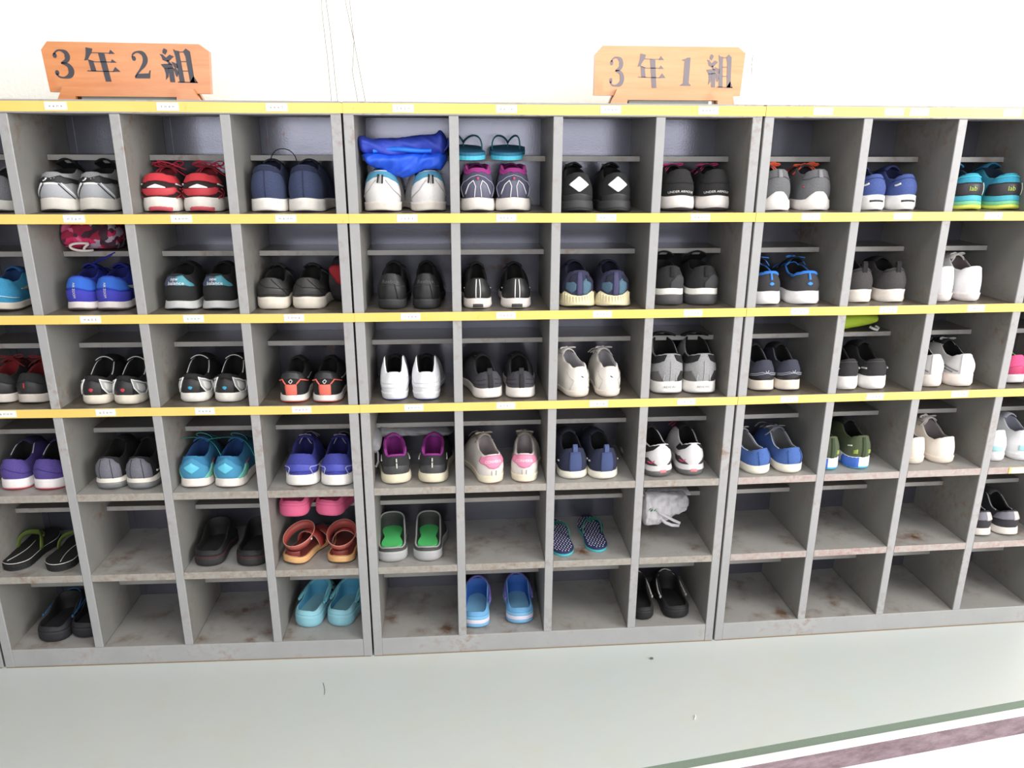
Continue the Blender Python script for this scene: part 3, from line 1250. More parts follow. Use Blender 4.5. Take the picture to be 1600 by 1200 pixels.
# ------------------------------------------------------------------ where each shoe stands: (x, y, half width of heel)
POS = {
    ('L0', 0): [(-0.8172, 0.042, 0.0427)],
    ('L0', 1): [(-0.8494, 0.042, 0.04)],
    ('L0', 2): [(-0.8993, 0.0413, 0.04), (-0.8184, 0.038, 0.0417)],
    ('L0', 3): [(-0.9008, 0.0322, 0.0397), (-0.8141, 0.0285, 0.0431)],
    ('L0', 4): [(-0.9497, 0.0315, 0.0393), (-0.8285, 0.0222, 0.0393)],
    ('L0', 5): [(-0.8864, 0.0267, 0.044), (-0.8032, 0.0418, 0.0422)],
    ('L1', 0): [(-0.6793, 0.042, 0.0443), (-0.5892, 0.042, 0.0443)],
    ('L1', 1): [(-0.6616, 0.042, 0.0376), (-0.5878, 0.0407, 0.04)],
    ('L1', 2): [(-0.6556, 0.0224, 0.0383), (-0.5774, 0.0193, 0.04)],
    ('L1', 3): [(-0.6552, 0.0241, 0.0388), (-0.5757, 0.0207, 0.0397)],
    ('L2', 0): [(-0.4411, 0.042, 0.0443), (-0.3445, 0.042, 0.0458)],
    ('L2', 1): [(-0.4236, 0.042, 0.0416), (-0.3302, 0.0405, 0.0424)],
    ('L2', 2): [(-0.4159, 0.0308, 0.0392), (-0.3299, 0.0274, 0.0392)],
    ('L2', 3): [(-0.4381, 0.0243, 0.0414), (-0.351, 0.0206, 0.0414)],
    ('L2', 4): [(-0.4319, 0.0248, 0.0411), (-0.316, 0.0197, 0.0429)],
    ('L3', 0): [(-0.1891, 0.042, 0.0435), (-0.0994, 0.042, 0.0443)],
    ('L3', 1): [(-0.1996, 0.042, 0.0408), (-0.1111, 0.0419, 0.0424)],
    ('L3', 2): [(-0.163, 0.0176, 0.0367), (-0.0778, 0.0142, 0.0383)],
    ('L3', 3): [(-0.1604, 0.0197, 0.044), (-0.0671, 0.0158, 0.044)],
    ('L3', 4): [(-0.2089, 0.0293, 0.0339), (-0.0741, 0.0234, 0.0339)],
    ('L3', 5): [(-0.1922, 0.06, 0.0404), (-0.1002, 0.06, 0.0404)],
    ('M0', 0): [(0.0818, 0.042, 0.0466), (0.2028, 0.042, 0.0443)],
    ('M0', 1): [(0.0955, 0.03, 0.0376), (0.1825, 0.0269, 0.036)],
    ('M0', 2): [(0.0943, 0.0196, 0.0367), (0.176, 0.0164, 0.0375)],
    ('M0', 3): [(0.0932, 0.0187, 0.0397), (0.1862, 0.0173, 0.0397)],
    ('M0', 4): [(0.0699, 0.0213, 0.0429), (0.166, 0.0192, 0.0411)],
    ('M1', 0): [(0.3141, 0.042, 0.0412), (0.4014, 0.042, 0.042)],
    ('M1', 1): [(0.3115, 0.027, 0.036), (0.4092, 0.0236, 0.0384)],
    ('M1', 2): [(0.3422, 0.0191, 0.0392), (0.4217, 0.0159, 0.0392)],
    ('M1', 3): [(0.349, 0.004, 0.0379), (0.4294, 0.0047, 0.0379)],
    ('M1', 5): [(0.294, 0.0262, 0.0404), (0.4273, 0.0369, 0.0404)],
    ('M2', 0): [(0.5579, 0.0264, 0.0412), (0.6522, 0.0247, 0.0405)],
    ('M2', 1): [(0.5669, 0.0274, 0.0432), (0.658, 0.0242, 0.0432)],
    ('M2', 2): [(0.5786, 0.0129, 0.035), (0.6539, 0.0099, 0.035)],
    ('M2', 3): [(0.5694, 0.0185, 0.0414), (0.654, 0.0126, 0.0414)],
    ('M2', 4): [(0.5282, 0.0224, 0.0321), (0.6466, 0.0388, 0.0321)],
    ('M3', 0): [(0.8147, 0.042, 0.042), (0.9056, 0.042, 0.0412)],
    ('M3', 1): [(0.8053, 0.0381, 0.04), (0.8932, 0.0351, 0.0424)],
    ('M3', 2): [(0.8144, 0.0259, 0.0433), (0.9032, 0.0224, 0.0442)],
    ('M3', 3): [(0.8079, 0.0162, 0.0388), (0.8936, 0.0177, 0.0371)],
    ('M3', 5): [(0.7688, 0.0287, 0.0404), (0.8906, 0.0294, 0.0404)],
    ('R0', 0): [(1.0643, 0.042, 0.0427), (1.1686, 0.042, 0.0443)],
    ('R0', 1): [(1.0634, 0.0292, 0.0384), (1.1641, 0.0257, 0.0432)],
    ('R0', 2): [(1.0774, 0.032, 0.035), (1.1503, 0.0292, 0.0342)],
    ('R0', 3): [(1.0927, 0.012, 0.0379), (1.1774, 0.0111, 0.0397)],
    ('R1', 0): [(1.3208, 0.042, 0.0382), (1.4051, 0.042, 0.0382)],
    ('R1', 1): [(1.3182, 0.0351, 0.0384), (1.4088, 0.032, 0.04)],
    ('R1', 2): [(1.3108, 0.0229, 0.035), (1.3879, 0.0199, 0.0367)],
    ('R1', 3): [(1.288, 0.022, 0.0345), (1.3778, 0.0209, 0.0362)],
    ('R2', 0): [(1.5801, 0.042, 0.0427), (1.6851, 0.042, 0.0443)],
    ('R2', 1): [(1.5461, 0.0273, 0.0336), (1.622, 0.0247, 0.0352)],
    ('R2', 2): [(1.5559, 0.0268, 0.035), (1.6414, 0.0235, 0.04)],
    ('R2', 3): [(1.5561, 0.0375, 0.0362), (1.6446, 0.0339, 0.0397)],
    ('R3', 2): [(1.8032, 0.0343, 0.0383)],
    ('R3', 3): [(1.798, 0.0357, 0.0345), (1.8801, 0.0324, 0.0362)],
    ('R3', 4): [(1.7969, 0.03, 0.0357), (1.8795, 0.0265, 0.0375)],
}


ROWNAME = ['top row', 'second row', 'third row', 'fourth row', 'fifth row', 'bottom row']
BLK, WHT, CRM = (30, 30, 32), (232, 230, 228), (222, 212, 186)


def sole(mid=(226, 221, 212), out=(70, 66, 62), f=.13, kind='rubber'):
    return [('outsole', out, 'rubber', 0, f), ('midsole', mid, kind, f, 1)]


SPEC = {}


def spec(cell, row, desc, P, yaw=(0, 0), fn='shoe', tall=None):
    SPEC[(cell, row)] = (desc, P, yaw, fn)


# ---- left cabinet
spec('L0', 0, 'grey running shoe cut by the left edge of the photo, top row',
     dict(up=(120, 120, 126), h=.086, hs=.026, sole=sole((206, 202, 194)), lin=(60, 60, 64), zt=.098))
ASX = [('patch', 'heel_counter', (176, 178, 184), 'leather', [(-1.15, .0, .20), (-.75, 0, .62), (-.3, 0, .62), (.3, 0, .62), (.75, 0, .62), (1.3, 0, .10)]),
       ('patch', 'heel_cap', WHT, 'leather', [(-.45, .55, .58), (0, .55, .66), (.45, .55, .58)], .0024),
       ('patch', 'heel_band', (44, 42, 46), 'leather', [(-1.0, .68, .80), (-.5, .62, .84), (0, .62, .78), (.6, .62, .90), (1.2, .66, .84), (2.0, .58, .72)], .0026),
       ('line', 'stripe', (225, 225, 225), [(.55, .62), (1.25, .05)], .0018, True, .002),
       ('line', 'stripe', (50, 48, 50), [(.40, .58), (1.12, .03)], .0013, True, .002),
       ('loopline', 'side_logo', (90, 86, 84), [(1.45, .50), (2.0, .42), (1.7, .18)], .0012, True, .002),
       ('line', 'heel_swirl', (220, 220, 224), [(-.42, .68), (-.28, .71), (-.20, .77), (-.30, .76)], .0013, False, .0036),
       ('line', 'heel_dot', (200, 200, 204), [(.05, .74), (.09, .74)], .0010, False, .0036), ('line', 'heel_dot', (200, 200, 204), [(.22, .78), (.26, .78)], .0010, False, .0036)]
spec('L1', 0, 'grey and silver running shoe with black heel band, top row',
     dict(up=(150, 150, 152), h=.091, hs=.031, flare=.003, sole=sole((216, 210, 200), (56, 54, 54), .12), lin=(11, 11, 12), ton=(17, 17, 18), zt=.118,
          tlabel=(200, 200, 200), tlx=.006, ex=ASX, dip=.010, wing=.004))
REDX = [('patch', 'heel_counter', (56, 30, 34), 'knit', [(-1.5, .0, .60), (0, 0, .66), (1.6, 0, .56)]),
        ('patch', 'heel_band', (212, 44, 60), 'leather', [(-1.05, .34, .44), (-.6, .12, .40), (0, .10, .38), (.5, .12, .42), (.9, .22, .50), (1.1, .36, .46)], .0026),
        ('patch', 'heel_cap', WHT, 'leather', [(-.5, .42, .45), (0, .40, .56), (.5, .42, .46)], .0024),
        ('patch', 'collar_wrap', (214, 36, 52), 'fabric', [(-1.6, .70, .97), (-.8, .68, .99), (0, .70, .99), (.8, .68, .99), (1.9, .60, .97)], .0028),
        ('line', 'stripe', (206, 202, 200), [(1.1, .62), (1.7, .52)], .0020, True, .003),
        ('line', 'stripe', (176, 30, 44), [(1.05, .34), (1.35, .22), (1.0, .05)], .0018, True, .003),
        ('line', 'stripe', (190, 34, 50), [(1.3, .44), (1.65, .28), (1.35, .05)], .0018, True, .003),
        ('soleband', 'sole_insert', (214, 76, 92), -.055, .075, .02, .30)]
spec('L2', 0, 'bright red running shoe with tangled red laces, top row',
     dict(up=(60, 30, 36), h=.090, hs=.033, flare=.001, solecurve=.002, sole=sole((232, 224, 216), (60, 50, 50), .05), lin=(150, 24, 40), ton=(140, 24, 38), zt=.100,
          lace=(204, 22, 60), lacer=.0024, bow=[(-1, .046, .016), (1, .05, .020), (-1, .03, .022), (1, .034, .012)],
          lacepaths=[((-.03, .08, .105), (.0, .06, .128), (.03, .07, .10), (.05, .08, .095))], ex=REDX, dip=.008))
spec('L3', 0, 'navy blue mesh shoe with thick white sole, top row',
     dict(up=(58, 70, 108), h=.108, hs=.030, sole=sole((232, 226, 220), (120, 114, 108), .05), lin=(40, 44, 74), ton=(34, 38, 66), zt=.118, lace=(30, 34, 62), lacer=.0014, lace_left_only=True,
          lacepaths=[((-.002, .09, .112), (.005, .06, .160), (.075, .07, .155), (.060, .09, .10))],
          ex=[('line', 'heel_seam', (48, 58, 92), [(0, .02), (0, .96)], .0011, False, .0008), ('patch', 'collar_wrap', (42, 50, 84), 'fabric', [(-1.5, .82, .99), (0, .86, .99), (1.5, .82, .99)])]))
spec('L0', 1, 'turquoise running shoe cut by the left edge of the photo, second row',
     dict(up=(36, 150, 198), h=.080, hs=.020, sole=sole((214, 204, 188), (60, 60, 60), .2), lin=(24, 70, 130), ton=(30, 96, 160), zt=.094, insole=(24, 30, 60),
          ex=[('sym', 'swoosh', (170, 172, 160), 'leather', [(1.7, .62, .66), (2.2, .50, .64), (2.8, .56, .62)]), ('line', 'stripe', (210, 235, 240), [(-.2, .35), (1.2, .25)], .0009)]))
spec('L1', 1, 'royal blue running shoe with silver writing on its heel, second row',
     dict(up=(32, 56, 190), h=.084, hs=.021, flare=.0035, sole=sole((222, 212, 208), (84, 70, 76), .22), lin=(22, 34, 140), ton=(24, 40, 160), insole=(16, 20, 50), zt=.102, wing=.004,
          lace=(22, 36, 170), lacer=.0022, lace_left_only=True, lacepaths=[((.0, .10, .10), (.02, .08, .112), (.05, .06, .120), (.088, .04, .138)), ((.0, .10, .10), (.02, .08, .106), (.045, .06, .116), (.080, .04, .132))],
          ex=[('patch', 'collar_wrap', (34, 104, 214), 'fabric', [(-1.3, .60, .98), (0, .58, .99), (.7, .50, .99), (1.6, .52, .9)]),
              ('patch', 'heel_counter', (60, 62, 190), 'fabric', [(-1.4, 0, .50), (0, 0, .5), (1.5, 0, .42)], .0020),
              ('text', 'AIR ZOOM', (214, 212, 190), -.12, .48, .0075, -PI / 2),
              ('patch', 'swoosh', (206, 206, 200), 'leather', [(1.5, .64, .70), (2.0, .46, .62), (2.6, .40, .46)])]), (.0, .0))
spec('L2', 1, 'black running shoe with teal panel and lettering on the heel, second row',
     dict(up=(38, 38, 40), h=.088, hs=.021, flare=.005, sole=sole((196, 196, 196), (70, 70, 72), .1), lin=(11, 11, 12), ton=(17, 17, 18), zt=.104, zf=.1, dip=.006,
          ex=[('patch', 'heel_panel', (74, 84, 110), 'leather', [(-1.1, .68, .72), (-.9, .62, .97), (0, .60, .92)], .0020),
              ('patch', 'heel_panel', (62, 150, 168), 'leather', [(0, .60, .92), (.5, .62, .98), (1.15, .60, .66)], .0020),
              ('text', 'new', (226, 230, 236), -.12, .83, .0115, 0, 1.0, .0032), ('text', 'balance', (226, 230, 236), -.02, .69, .0115, 0, 1.15, .0032)]))
spec('L3', 1, 'black leather sneaker with cream rubber sole, second row',
     dict(name='sneaker', up=(64, 62, 62), upk='leather', h=.077, hs=.029, flare=.001, sole=[('midsole', (226, 216, 200), 'rubber', 0, 1)], lin=(11, 11, 12), ton=(34, 32, 34), insole=(60, 56, 56), zt=.100,
          zf=.088, tlabel=(150, 146, 142), lace=(26, 26, 28),
          ex=[('line', 'stitching', (34, 32, 32), [(-1.2, .9), (-.2, .55), (1.3, .5)], .0008), ('line', 'stitching', (34, 32, 32), [(.1, .95), (.9, .40), (1.2, .1)], .0008),
              ('line', 'stitching', (40, 38, 38), [(-1.2, .18), (1.2, .18)], .0007)]))
spec('L0', 2, 'black running shoe with red lining and laces, third row',
     dict(up=(40, 38, 40), h=.078, hs=.024, sole=sole((206, 196, 186), (60, 56, 54), .08), lin=(140, 14, 24), ton=(120, 12, 22), insole=(70, 10, 16), zt=.094, lace=(150, 14, 26), bow=True,
          ex=[('line', 'heel_stripe', (176, 40, 44), [(-.15, .35), (-.15, .58)], .0022), ('patch', 'heel_counter', (52, 50, 52), 'leather', [(-1.4, 0, .5), (0, 0, .7), (1.4, 0, .5)])]))


def mizuno(col):
    return [('patch', 'heel_counter', (46, 44, 46), 'leather', [(-.62, 0, .74), (0, 0, .84), (.62, 0, .74)], .0020),
            ('sym', 'side_panel', (168, 168, 166), 'leather', [(.66, .40, .86), (.9, .12, .84), (1.3, .04, .72), (1.9, .02, .55), (2.6, .02, .36)], .0016),
            ('loopline', 'panel_piping', (224, 224, 224), [(.60, .86), (.66, .45), (.95, .10), (1.35, .03), (1.65, .40), (1.75, .60), (1.1, .78)], .0017, True, .0024),
            ('sym', 'side_panel', (196, 196, 194), 'leather', [(.85, .36, .70), (1.05, .22, .68), (1.4, .20, .58)], .0026),
            ('line', 'stitching', (60, 60, 62), [(1.9, .1), (2.1, .3), (2.3, .12), (2.5, .26)], .0010, True, .0024),
            ('patch', 'heel_logo', col, 'print', [(-.14, .34, .38), (-.05, .26, .42), (.05, .24, .42), (.14, .34, .38)], .0028)]


for c_, col, nm in (('L1', (206, 44, 72), 'red'), ('L2', (36, 160, 206), 'blue')):
    spec(c_, 2, 'black shoe with white-piped silver side panels and small %s heel mark' % nm,
         dict(up=(34, 32, 34), h=.073, hs=.024, flare=.001, sole=[('midsole', (224, 214, 196) if c_ == 'L1' else (232, 228, 220), 'rubber', 0, 1)], dirt=.4, lin=(11, 11, 12), ton=(17, 17, 18), zt=.098, zf=.094,
              edge=(206, 206, 204), edger=.0014, edgespan=(.45, 1), tedge=(206, 206, 204), tw=.8, tlabel=(120, 120, 120), ex=mizuno(col)), (.0, -.04))
spec('L3', 2, 'black running shoe with coral orange heel stripes, third row',
     dict(up=(34, 32, 34), h=.080, hs=.018, flare=.0015, sole=sole((226, 222, 216), (230, 80, 66), .14), lin=(11, 11, 12), ton=(17, 17, 18), zt=.094, tlabel=(120, 120, 120),
          ex=[('patch', 'heel_stripe', (240, 104, 84), 'leather', [(-.42, .04, .52), (0, .02, .50), (.38, .04, .52)], .0022),
              ('line', 'side_stripe', (240, 104, 84), [(.36, .52), (.7, .72), (1.6, .62)], .0018, True, .0024),
              ('patch', 'heel_tab', (58, 56, 60), 'leather', [(-1.2, .66, .96), (0, .74, .98), (1.2, .66, .96)], .0018),
              ('loopline', 'heel_logo', (190, 190, 190), [(-.12, .62), (.02, .70), (.12, .64), (0, .54)], .0012, False, .0034),
              ('line', 'swoosh', (150, 150, 152), [(1.9, .66), (2.4, .52), (2.8, .50)], .0018, True)]))
spec('L0', 3, 'purple running shoe with white and coral sole, at the left edge',
     dict(up=(84, 66, 150), h=.082, hs=.028, flare=.002, sole=sole((232, 226, 226), (226, 70, 90), .13), lin=(11, 11, 12), ton=(50, 36, 90), zt=.104, zf=.098,
          edge=(196, 190, 186), edger=.0015, edgespan=(.5, 1), ex=[('line', 'stitching', (66, 50, 126), [(-1.2, .5), (-.3, .6), (.8, .34), (1.4, .30)], .0008)]))
spec('L1', 3, 'black running shoe with speckled knit heel and clear air sole',
     dict(up=(30, 30, 32), h=.088, hs=.030, flare=.002, solecurve=.003, sole=[('air_unit', (150, 152, 154), 'gel', 0, .58), ('midsole', (218, 212, 200), 'rubber', .58, 1)], lin=(11, 11, 12), ton=(17, 17, 18), zt=.108, zf=.1,
          tlabel=(182, 158, 118), tlx=-.006, ex=[('patch', 'heel_counter', (112, 112, 124), 'knit', [(-.95, 0, .70), (-.6, 0, .92), (0, 0, .98), (.6, 0, .92), (.95, 0, .70)], .0024),
                                      ('line', 'heel_seam', (60, 60, 66), [(-.42, .05), (-.35, .9)], .0008, True, .003),
                                      ('patch', 'swoosh', (214, 214, 210), 'leather', [(1.25, .26, .36), (1.6, .22, .28), (1.95, .24, .42)], .0018)]))
spec('L2', 3, 'turquoise and mint shoe with bright diamond on the heel',
     dict(up=(34, 124, 172), h=.085, hs=.024, flare=.003, sole=sole((230, 220, 212), (90, 80, 76), .06), lin=(20, 70, 134), ton=(24, 90, 150), insole=(16, 24, 44), zt=.104, wing=.003, tlabel=(140, 130, 120),
          lace=(20, 140, 130), lacer=.0012, lacepaths=[((.0, .10, .105), (-.02, .05, .14), (.045, .05, .145), (.035, .09, .10)), ((-.0, .10, .104), (-.03, .09, .112), (-.05, .08, .108), (-.065, .07, .110)), ((.0, .10, .104), (.03, .08, .11), (.05, .06, .10), (.07, .03, .08))],
          ex=[('patch', 'heel_counter', (58, 148, 190), 'fabric', [(-1.1, .0, .55), (-.5, 0, .85), (0, 0, .96), (.5, 0, .85), (1.1, 0, .55)]),
              ('patch', 'heel_diamond', (86, 196, 226), 'gloss', [(-.5, .54, .56), (0, .28, .76), (.5, .52, .56)], .0034),
              ('sym', 'side_panel', (112, 196, 176), 'fabric', [(.75, 0, .08), (1.1, 0, .34), (1.5, .05, .58), (1.8, .30, .55)], .0030),
              ('line', 'stripe', (210, 60, 80), [(1.7, .60), (2.2, .58)], .0014, True, .003)]), (.0, -.06))
spec('L3', 3, 'violet blue running shoe with silver outlined side stripes',
     dict(up=(56, 62, 160), h=.088, hs=.031, flare=.003, sole=sole((234, 230, 224), (150, 140, 130), .05), lin=(28, 30, 120), ton=(34, 38, 140), insole=(24, 26, 70), zt=.104, zf=.096,
          lace=(150, 140, 150), bow=[(-1, .02, .006), (1, .02, .006)],
          ex=[('patch', 'heel_counter', (72, 80, 190), 'leather', [(-1.2, .22, .56), (0, .22, .58), (1.2, .22, .50)]),
              ('patch', 'heel_cap', (58, 64, 170), 'fabric', [(-.7, 0, .10), (0, 0, .22), (.7, 0, .10)], .002),
              ('line', 'stripe', (170, 172, 206), [(.85, .0), (.62, .38), (.72, .46), (1.7, .40)], .0012, True, .0024)]))
spec('L0', 4, 'black flip-flop with green strap and white edge line',
     dict(layers=[('outsole', (40, 38, 40), 0, .35, 0), ('midsole', (30, 30, 30), .35, .8, .0012), ('footbed', (34, 32, 34), .8, 1, 0)], trimline=(200, 200, 196), strap=(104, 126, 40), strap_r=.008, strap_flat=.22, hs=.024, strap_h=.034), (-.14, -.06), 'flip')
spec('L2', 4, 'black clog with a thin red line round the heel, fifth row',
     dict(up=(32, 31, 33), h=.046, lin=(8, 8, 9), sole=[('sole', (50, 48, 50), 'foam', 0, .8), ('sole_stripe', (120, 40, 50), 'foam', .8, .88), ('midsole', (44, 42, 44), 'foam', .88, 1)], hs=.030, dirt=0, zf=.080, rimw=.86, open=.72), (-.05, -.05), 'clog')
spec('L3', 4, 'red brown leather sandal with ankle cuff and tan cork sole', dict(), (-.42, -.05), 'sandal')
spec('L0', 5, 'black clog lined with a blue rim, bottom row at the left',
     dict(up=(44, 43, 50), h=.046, lin=(8, 8, 9), hs=.03, zf=.080, strap=(24, 84, 130), strap_r=.0022, strap_y=.146, strap_z=.004, rimw=.86, open=.7), (-.12, -.12), 'clog')
spec('L3', 5, 'light turquoise foam clog with folded strap and side vents',
     dict(up=(134, 196, 212), lin=(60, 150, 186), h=.052, hs=.036, zf=.080, strap=(96, 178, 196), strap_r=.0055, strap_flat=.5, strap_y=.142, strap_z=.005, vents=True, rimw=.84, open=.68), (-.26, -.26), 'clog')
# ---- middle cabinet
spec('M0', 0, 'large white sneaker with teal collar, under the blue bag',
     dict(name='sneaker', up=(226, 222, 220), upk='leather', h=.096, hs=.022, flare=-.001, bulge=.004, sole=[('outsole', (90, 84, 80), 'rubber', 0, .10), ('midsole', (228, 218, 208), 'rubber', .10, 1)], dirt=.3, lin=(90, 150, 180), ton=(120, 168, 190), zt=.104,
          ex=[('patch', 'collar_wrap', (70, 150, 182), 'suede', [(-1.5, .66, .99), (-.5, .80, .99), (0, .84, .99), (.5, .80, .99), (1.5, .66, .99)], .0018),
              ('line', 'heel_stripe', (40, 40, 40), [(-.17, .62), (-.12, .88)], .0020, False, .0026), ('line', 'heel_stripe', (40, 40, 40), [(.10, .60), (.14, .86)], .0020, False, .0026),
              ('line', 'heel_stripe', (170, 166, 164), [(-.03, .61), (.01, .87)], .0020, False, .0026),
              ('line', 'stitching', (180, 176, 174), [(-1.3, .2), (-.7, .45), (-.3, .72)], .0009, True)]), (-.05, .22))
spec('M1', 0, 'slate grey running shoe with magenta collar and heel arches',
     dict(up=(78, 78, 104), h=.100, hs=.031, flare=.002, solecurve=.002, sole=sole((228, 220, 212), (90, 84, 82), .06), lin=(150, 24, 120), ton=(130, 24, 104), zt=.108, wing=.020, edge=(158, 34, 128), edger=.003,
          ex=[('patch', 'collar_wrap', (158, 34, 128), 'fabric', [(-2.2, .78, .99), (-.9, .88, .99), (-.3, .92, 1), (0, .88, .99), (.3, .92, 1), (.9, .88, .99), (2.2, .78, .99)], .0022),
              ('patch', 'heel_counter', (96, 96, 120), 'leather', [(-.85, 0, .30), (-.5, 0, .58), (0, 0, .68), (.5, 0, .58), (.85, 0, .30)]),
              ('line', 'heel_arch', (210, 210, 216), [(.22, .03), (.14, .42), (.28, .62), (.55, .50), (.78, .20)], .0013, True, .0026),
              ('line', 'side_stripe', (160, 160, 180), [(1.0, .1), (1.25, .4), (1.0, .62), (.5, .74), (0, .80)], .0011, True),
              ('patch', 'heel_logo', (200, 70, 100), 'print', [(-.08, .68, .70), (0, .62, .74), (.08, .68, .70)], .0032)]))
spec('M2', 0, 'black running shoe with a white diamond on the heel',
     dict(up=(34, 34, 37), h=.092, hs=.026, flare=.003, sole=[('outsole', (50, 50, 52), 'rubber', 0, .2), ('midsole', (66, 66, 68), 'rubber', .2, 1)], dirt=0, lin=(11, 11, 12), ton=(17, 17, 18), zt=.112, zf=.1,
          tlabel=(190, 190, 192), tlx=-.012, lace=(28, 28, 30),
          ex=[('patch', 'heel_diamond', (236, 236, 236), 'gloss', [(-.62, .60, .62), (-.05, .34, .86), (.05, .34, .86), (.62, .60, .62)], .0030),
              ('patch', 'heel_counter', (58, 58, 61), 'leather', [(-1.1, 0, .24), (0, 0, .28), (1.1, 0, .24)])]))
spec('M3', 0, 'black running shoe with pink laces and white heel lettering',
     dict(up=(40, 38, 40), h=.100, hs=.035, flare=.001, solecurve=.002, sole=sole((230, 222, 218), (70, 66, 66), .16), lin=(11, 11, 12), ton=(28, 28, 30), zt=.106, lace=(206, 30, 116), lacer=.0022,
          bow=[(-1, .03, .006), (1, .034, .008), (-1, .04, .002)], ex=[('text', 'UNDER ARMOUR', (226, 224, 222), .0, .20, .0076, 0, 1.05), ('line', 'heel_seam', (28, 28, 30), [(-1.3, .62), (-.6, .52), (.6, .52), (1.3, .62)], .0008)]))
spec('M0', 1, 'plain all black leather work shoe, second row beside the seam',
     dict(name='leather_shoe', up=(42, 42, 44), upk='leather', h=.088, hs=.024, flare=.0, sole=[('midsole', (58, 58, 60), 'rubber', 0, 1)], dirt=0, lin=(11, 11, 12), ton=(17, 17, 18), zt=.104, zf=.098, lace=(22, 22, 23),
          ex=[('text', 'Reebok', (96, 96, 100), 0, .72, .0125, 0, 1.1), ('line', 'stitching', (70, 70, 72), [(-1.2, .55), (0, .6), (1.2, .55)], .0007), ('line', 'stitching', (26, 26, 26), [(.5, .05), (.3, .62)], .0010, True)]), (-.04, .0))
spec('M1', 1, 'black shoe with two thin white stripes up the heel',
     dict(name='sneaker', up=(40, 39, 41), upk='leather', h=.075, hs=.024, flare=.002, sole=[('midsole', (230, 220, 214), 'rubber', 0, 1)], lin=(11, 11, 12), ton=(17, 17, 18), zt=.100, zf=.092, tlabel=(110, 110, 112), tlx=-.013, lace=(20, 20, 22),
          ex=[('line', 'heel_stripe', (226, 226, 226), [(-.15, .04), (-.13, .96)], .0013, False, .0016), ('line', 'heel_stripe', (226, 226, 226), [(.16, .04), (.15, .96)], .0013, False, .0016),
              ('soleband', 'sole_insert', (70, 68, 68), -.035, .035, .02, .40),
              ('line', 'side_stripe', (210, 210, 210), [(1.5, .62), (1.9, .54)], .0014, True)]))
spec('M2', 1, 'navy camouflage shoe on a ribbed cream sole',
     dict(up=(50, 54, 92), h=.092, hs=.026, srise=.014, flare=.006, sole=[('outsole', (120, 110, 84), 'rubber', 0, .08), ('midsole', (228, 216, 174), 'rubber', .08, 1)], dirt=.1, lin=(28, 26, 60), ton=(34, 34, 70), zt=.104, rimw=.66,
          ex=[('patch', 'knit_patch', (66, 98, 122), 'knit', [(-.9, .2, .5), (-.5, .1, .62), (-.2, .3, .5)], .0012), ('patch', 'knit_patch', (76, 112, 134), 'knit', [(.2, .1, .6), (.5, .05, .72), (.8, .2, .5)], .0012),
              ('patch', 'knit_patch', (30, 34, 64), 'knit', [(-.7, .55, .8), (-.3, .6, .9), (.0, .7, .8)], .0016), ('patch', 'knit_patch', (30, 34, 64), 'knit', [(.5, .62, .84), (.9, .5, .8), (1.2, .5, .6)], .0016),
              ('patch', 'heel_strip', (74, 72, 112), 'fabric', [(-.16, .02, .95), (.16, .02, .95)], .0026), ('ribs', (216, 204, 160), 13)]))
spec('M3', 1, 'black high-heeled-sole shoe with a white stripe over grey sole',
     dict(up=(38, 38, 40), h=.100, hs=.042, flare=.003, sole=[('outsole', (82, 80, 82), 'rubber', 0, .62), ('midsole', (230, 226, 218), 'rubber', .62, 1)], dirt=.05, lin=(11, 11, 12), ton=(17, 17, 18), zt=.126, zf=.1, tlabel=(196, 194, 192), tw=.8,
          ex=[('patch', 'heel_counter', (70, 70, 74), 'suede', [(-.1, .05, .30), (.3, .02, .60), (.7, 0, .7), (1.2, 0, .55)], .0012), ('patch', 'heel_loop', (24, 24, 26), 'fabric', [(-.14, .55, .98), (.14, .55, .98)], .0024)]))
spec('M0', 2, 'glossy white sneaker with black lining, third row',
     dict(name='sneaker', up=(226, 227, 232), upk='leather', h=.073, hs=.020, flare=-.003, bulge=.006, sole=[('outsole', (60, 80, 190), 'rubber', 0, .10), ('midsole', (230, 230, 234), 'rubber', .10, 1)], dirt=.0, lin=(11, 11, 12), ton=(17, 17, 18), zt=.092, wing=.042, dip=.008, zf=.085, roll=.005,
          ex=[('line', 'crease', (200, 202, 208), [(-1.2, .55), (0, .50), (1.2, .60)], .0010, False, .0004), ('line', 'crease', (200, 202, 208), [(-1.1, .35), (0, .30), (1.2, .38)], .0010, False, .0004)]))
spec('M1', 2, 'dark grey knit shoe with white sole, third row',
     dict(up=(74, 72, 80), h=.071, hs=.027, flare=.001, sole=sole((230, 222, 216), (150, 140, 132), .06), lin=(11, 11, 12), ton=(34, 32, 36), zt=.092, zf=.088, tlabel=(150, 150, 150), tlx=-.01, lace=(28, 28, 30),
          ex=[('line', 'knit_ridge', (60, 58, 66), [(-1.3, .3), (-.3, .34)], .0008, True), ('line', 'knit_ridge', (60, 58, 66), [(-1.3, .55), (-.3, .6)], .0008, True), ('patch', 'heel_strip', (48, 48, 52), 'fabric', [(-.17, .0, .98), (.17, .0, .98)], .0020), ('tab', (58, 56, 60), .006, .010)]), (.18, .0))
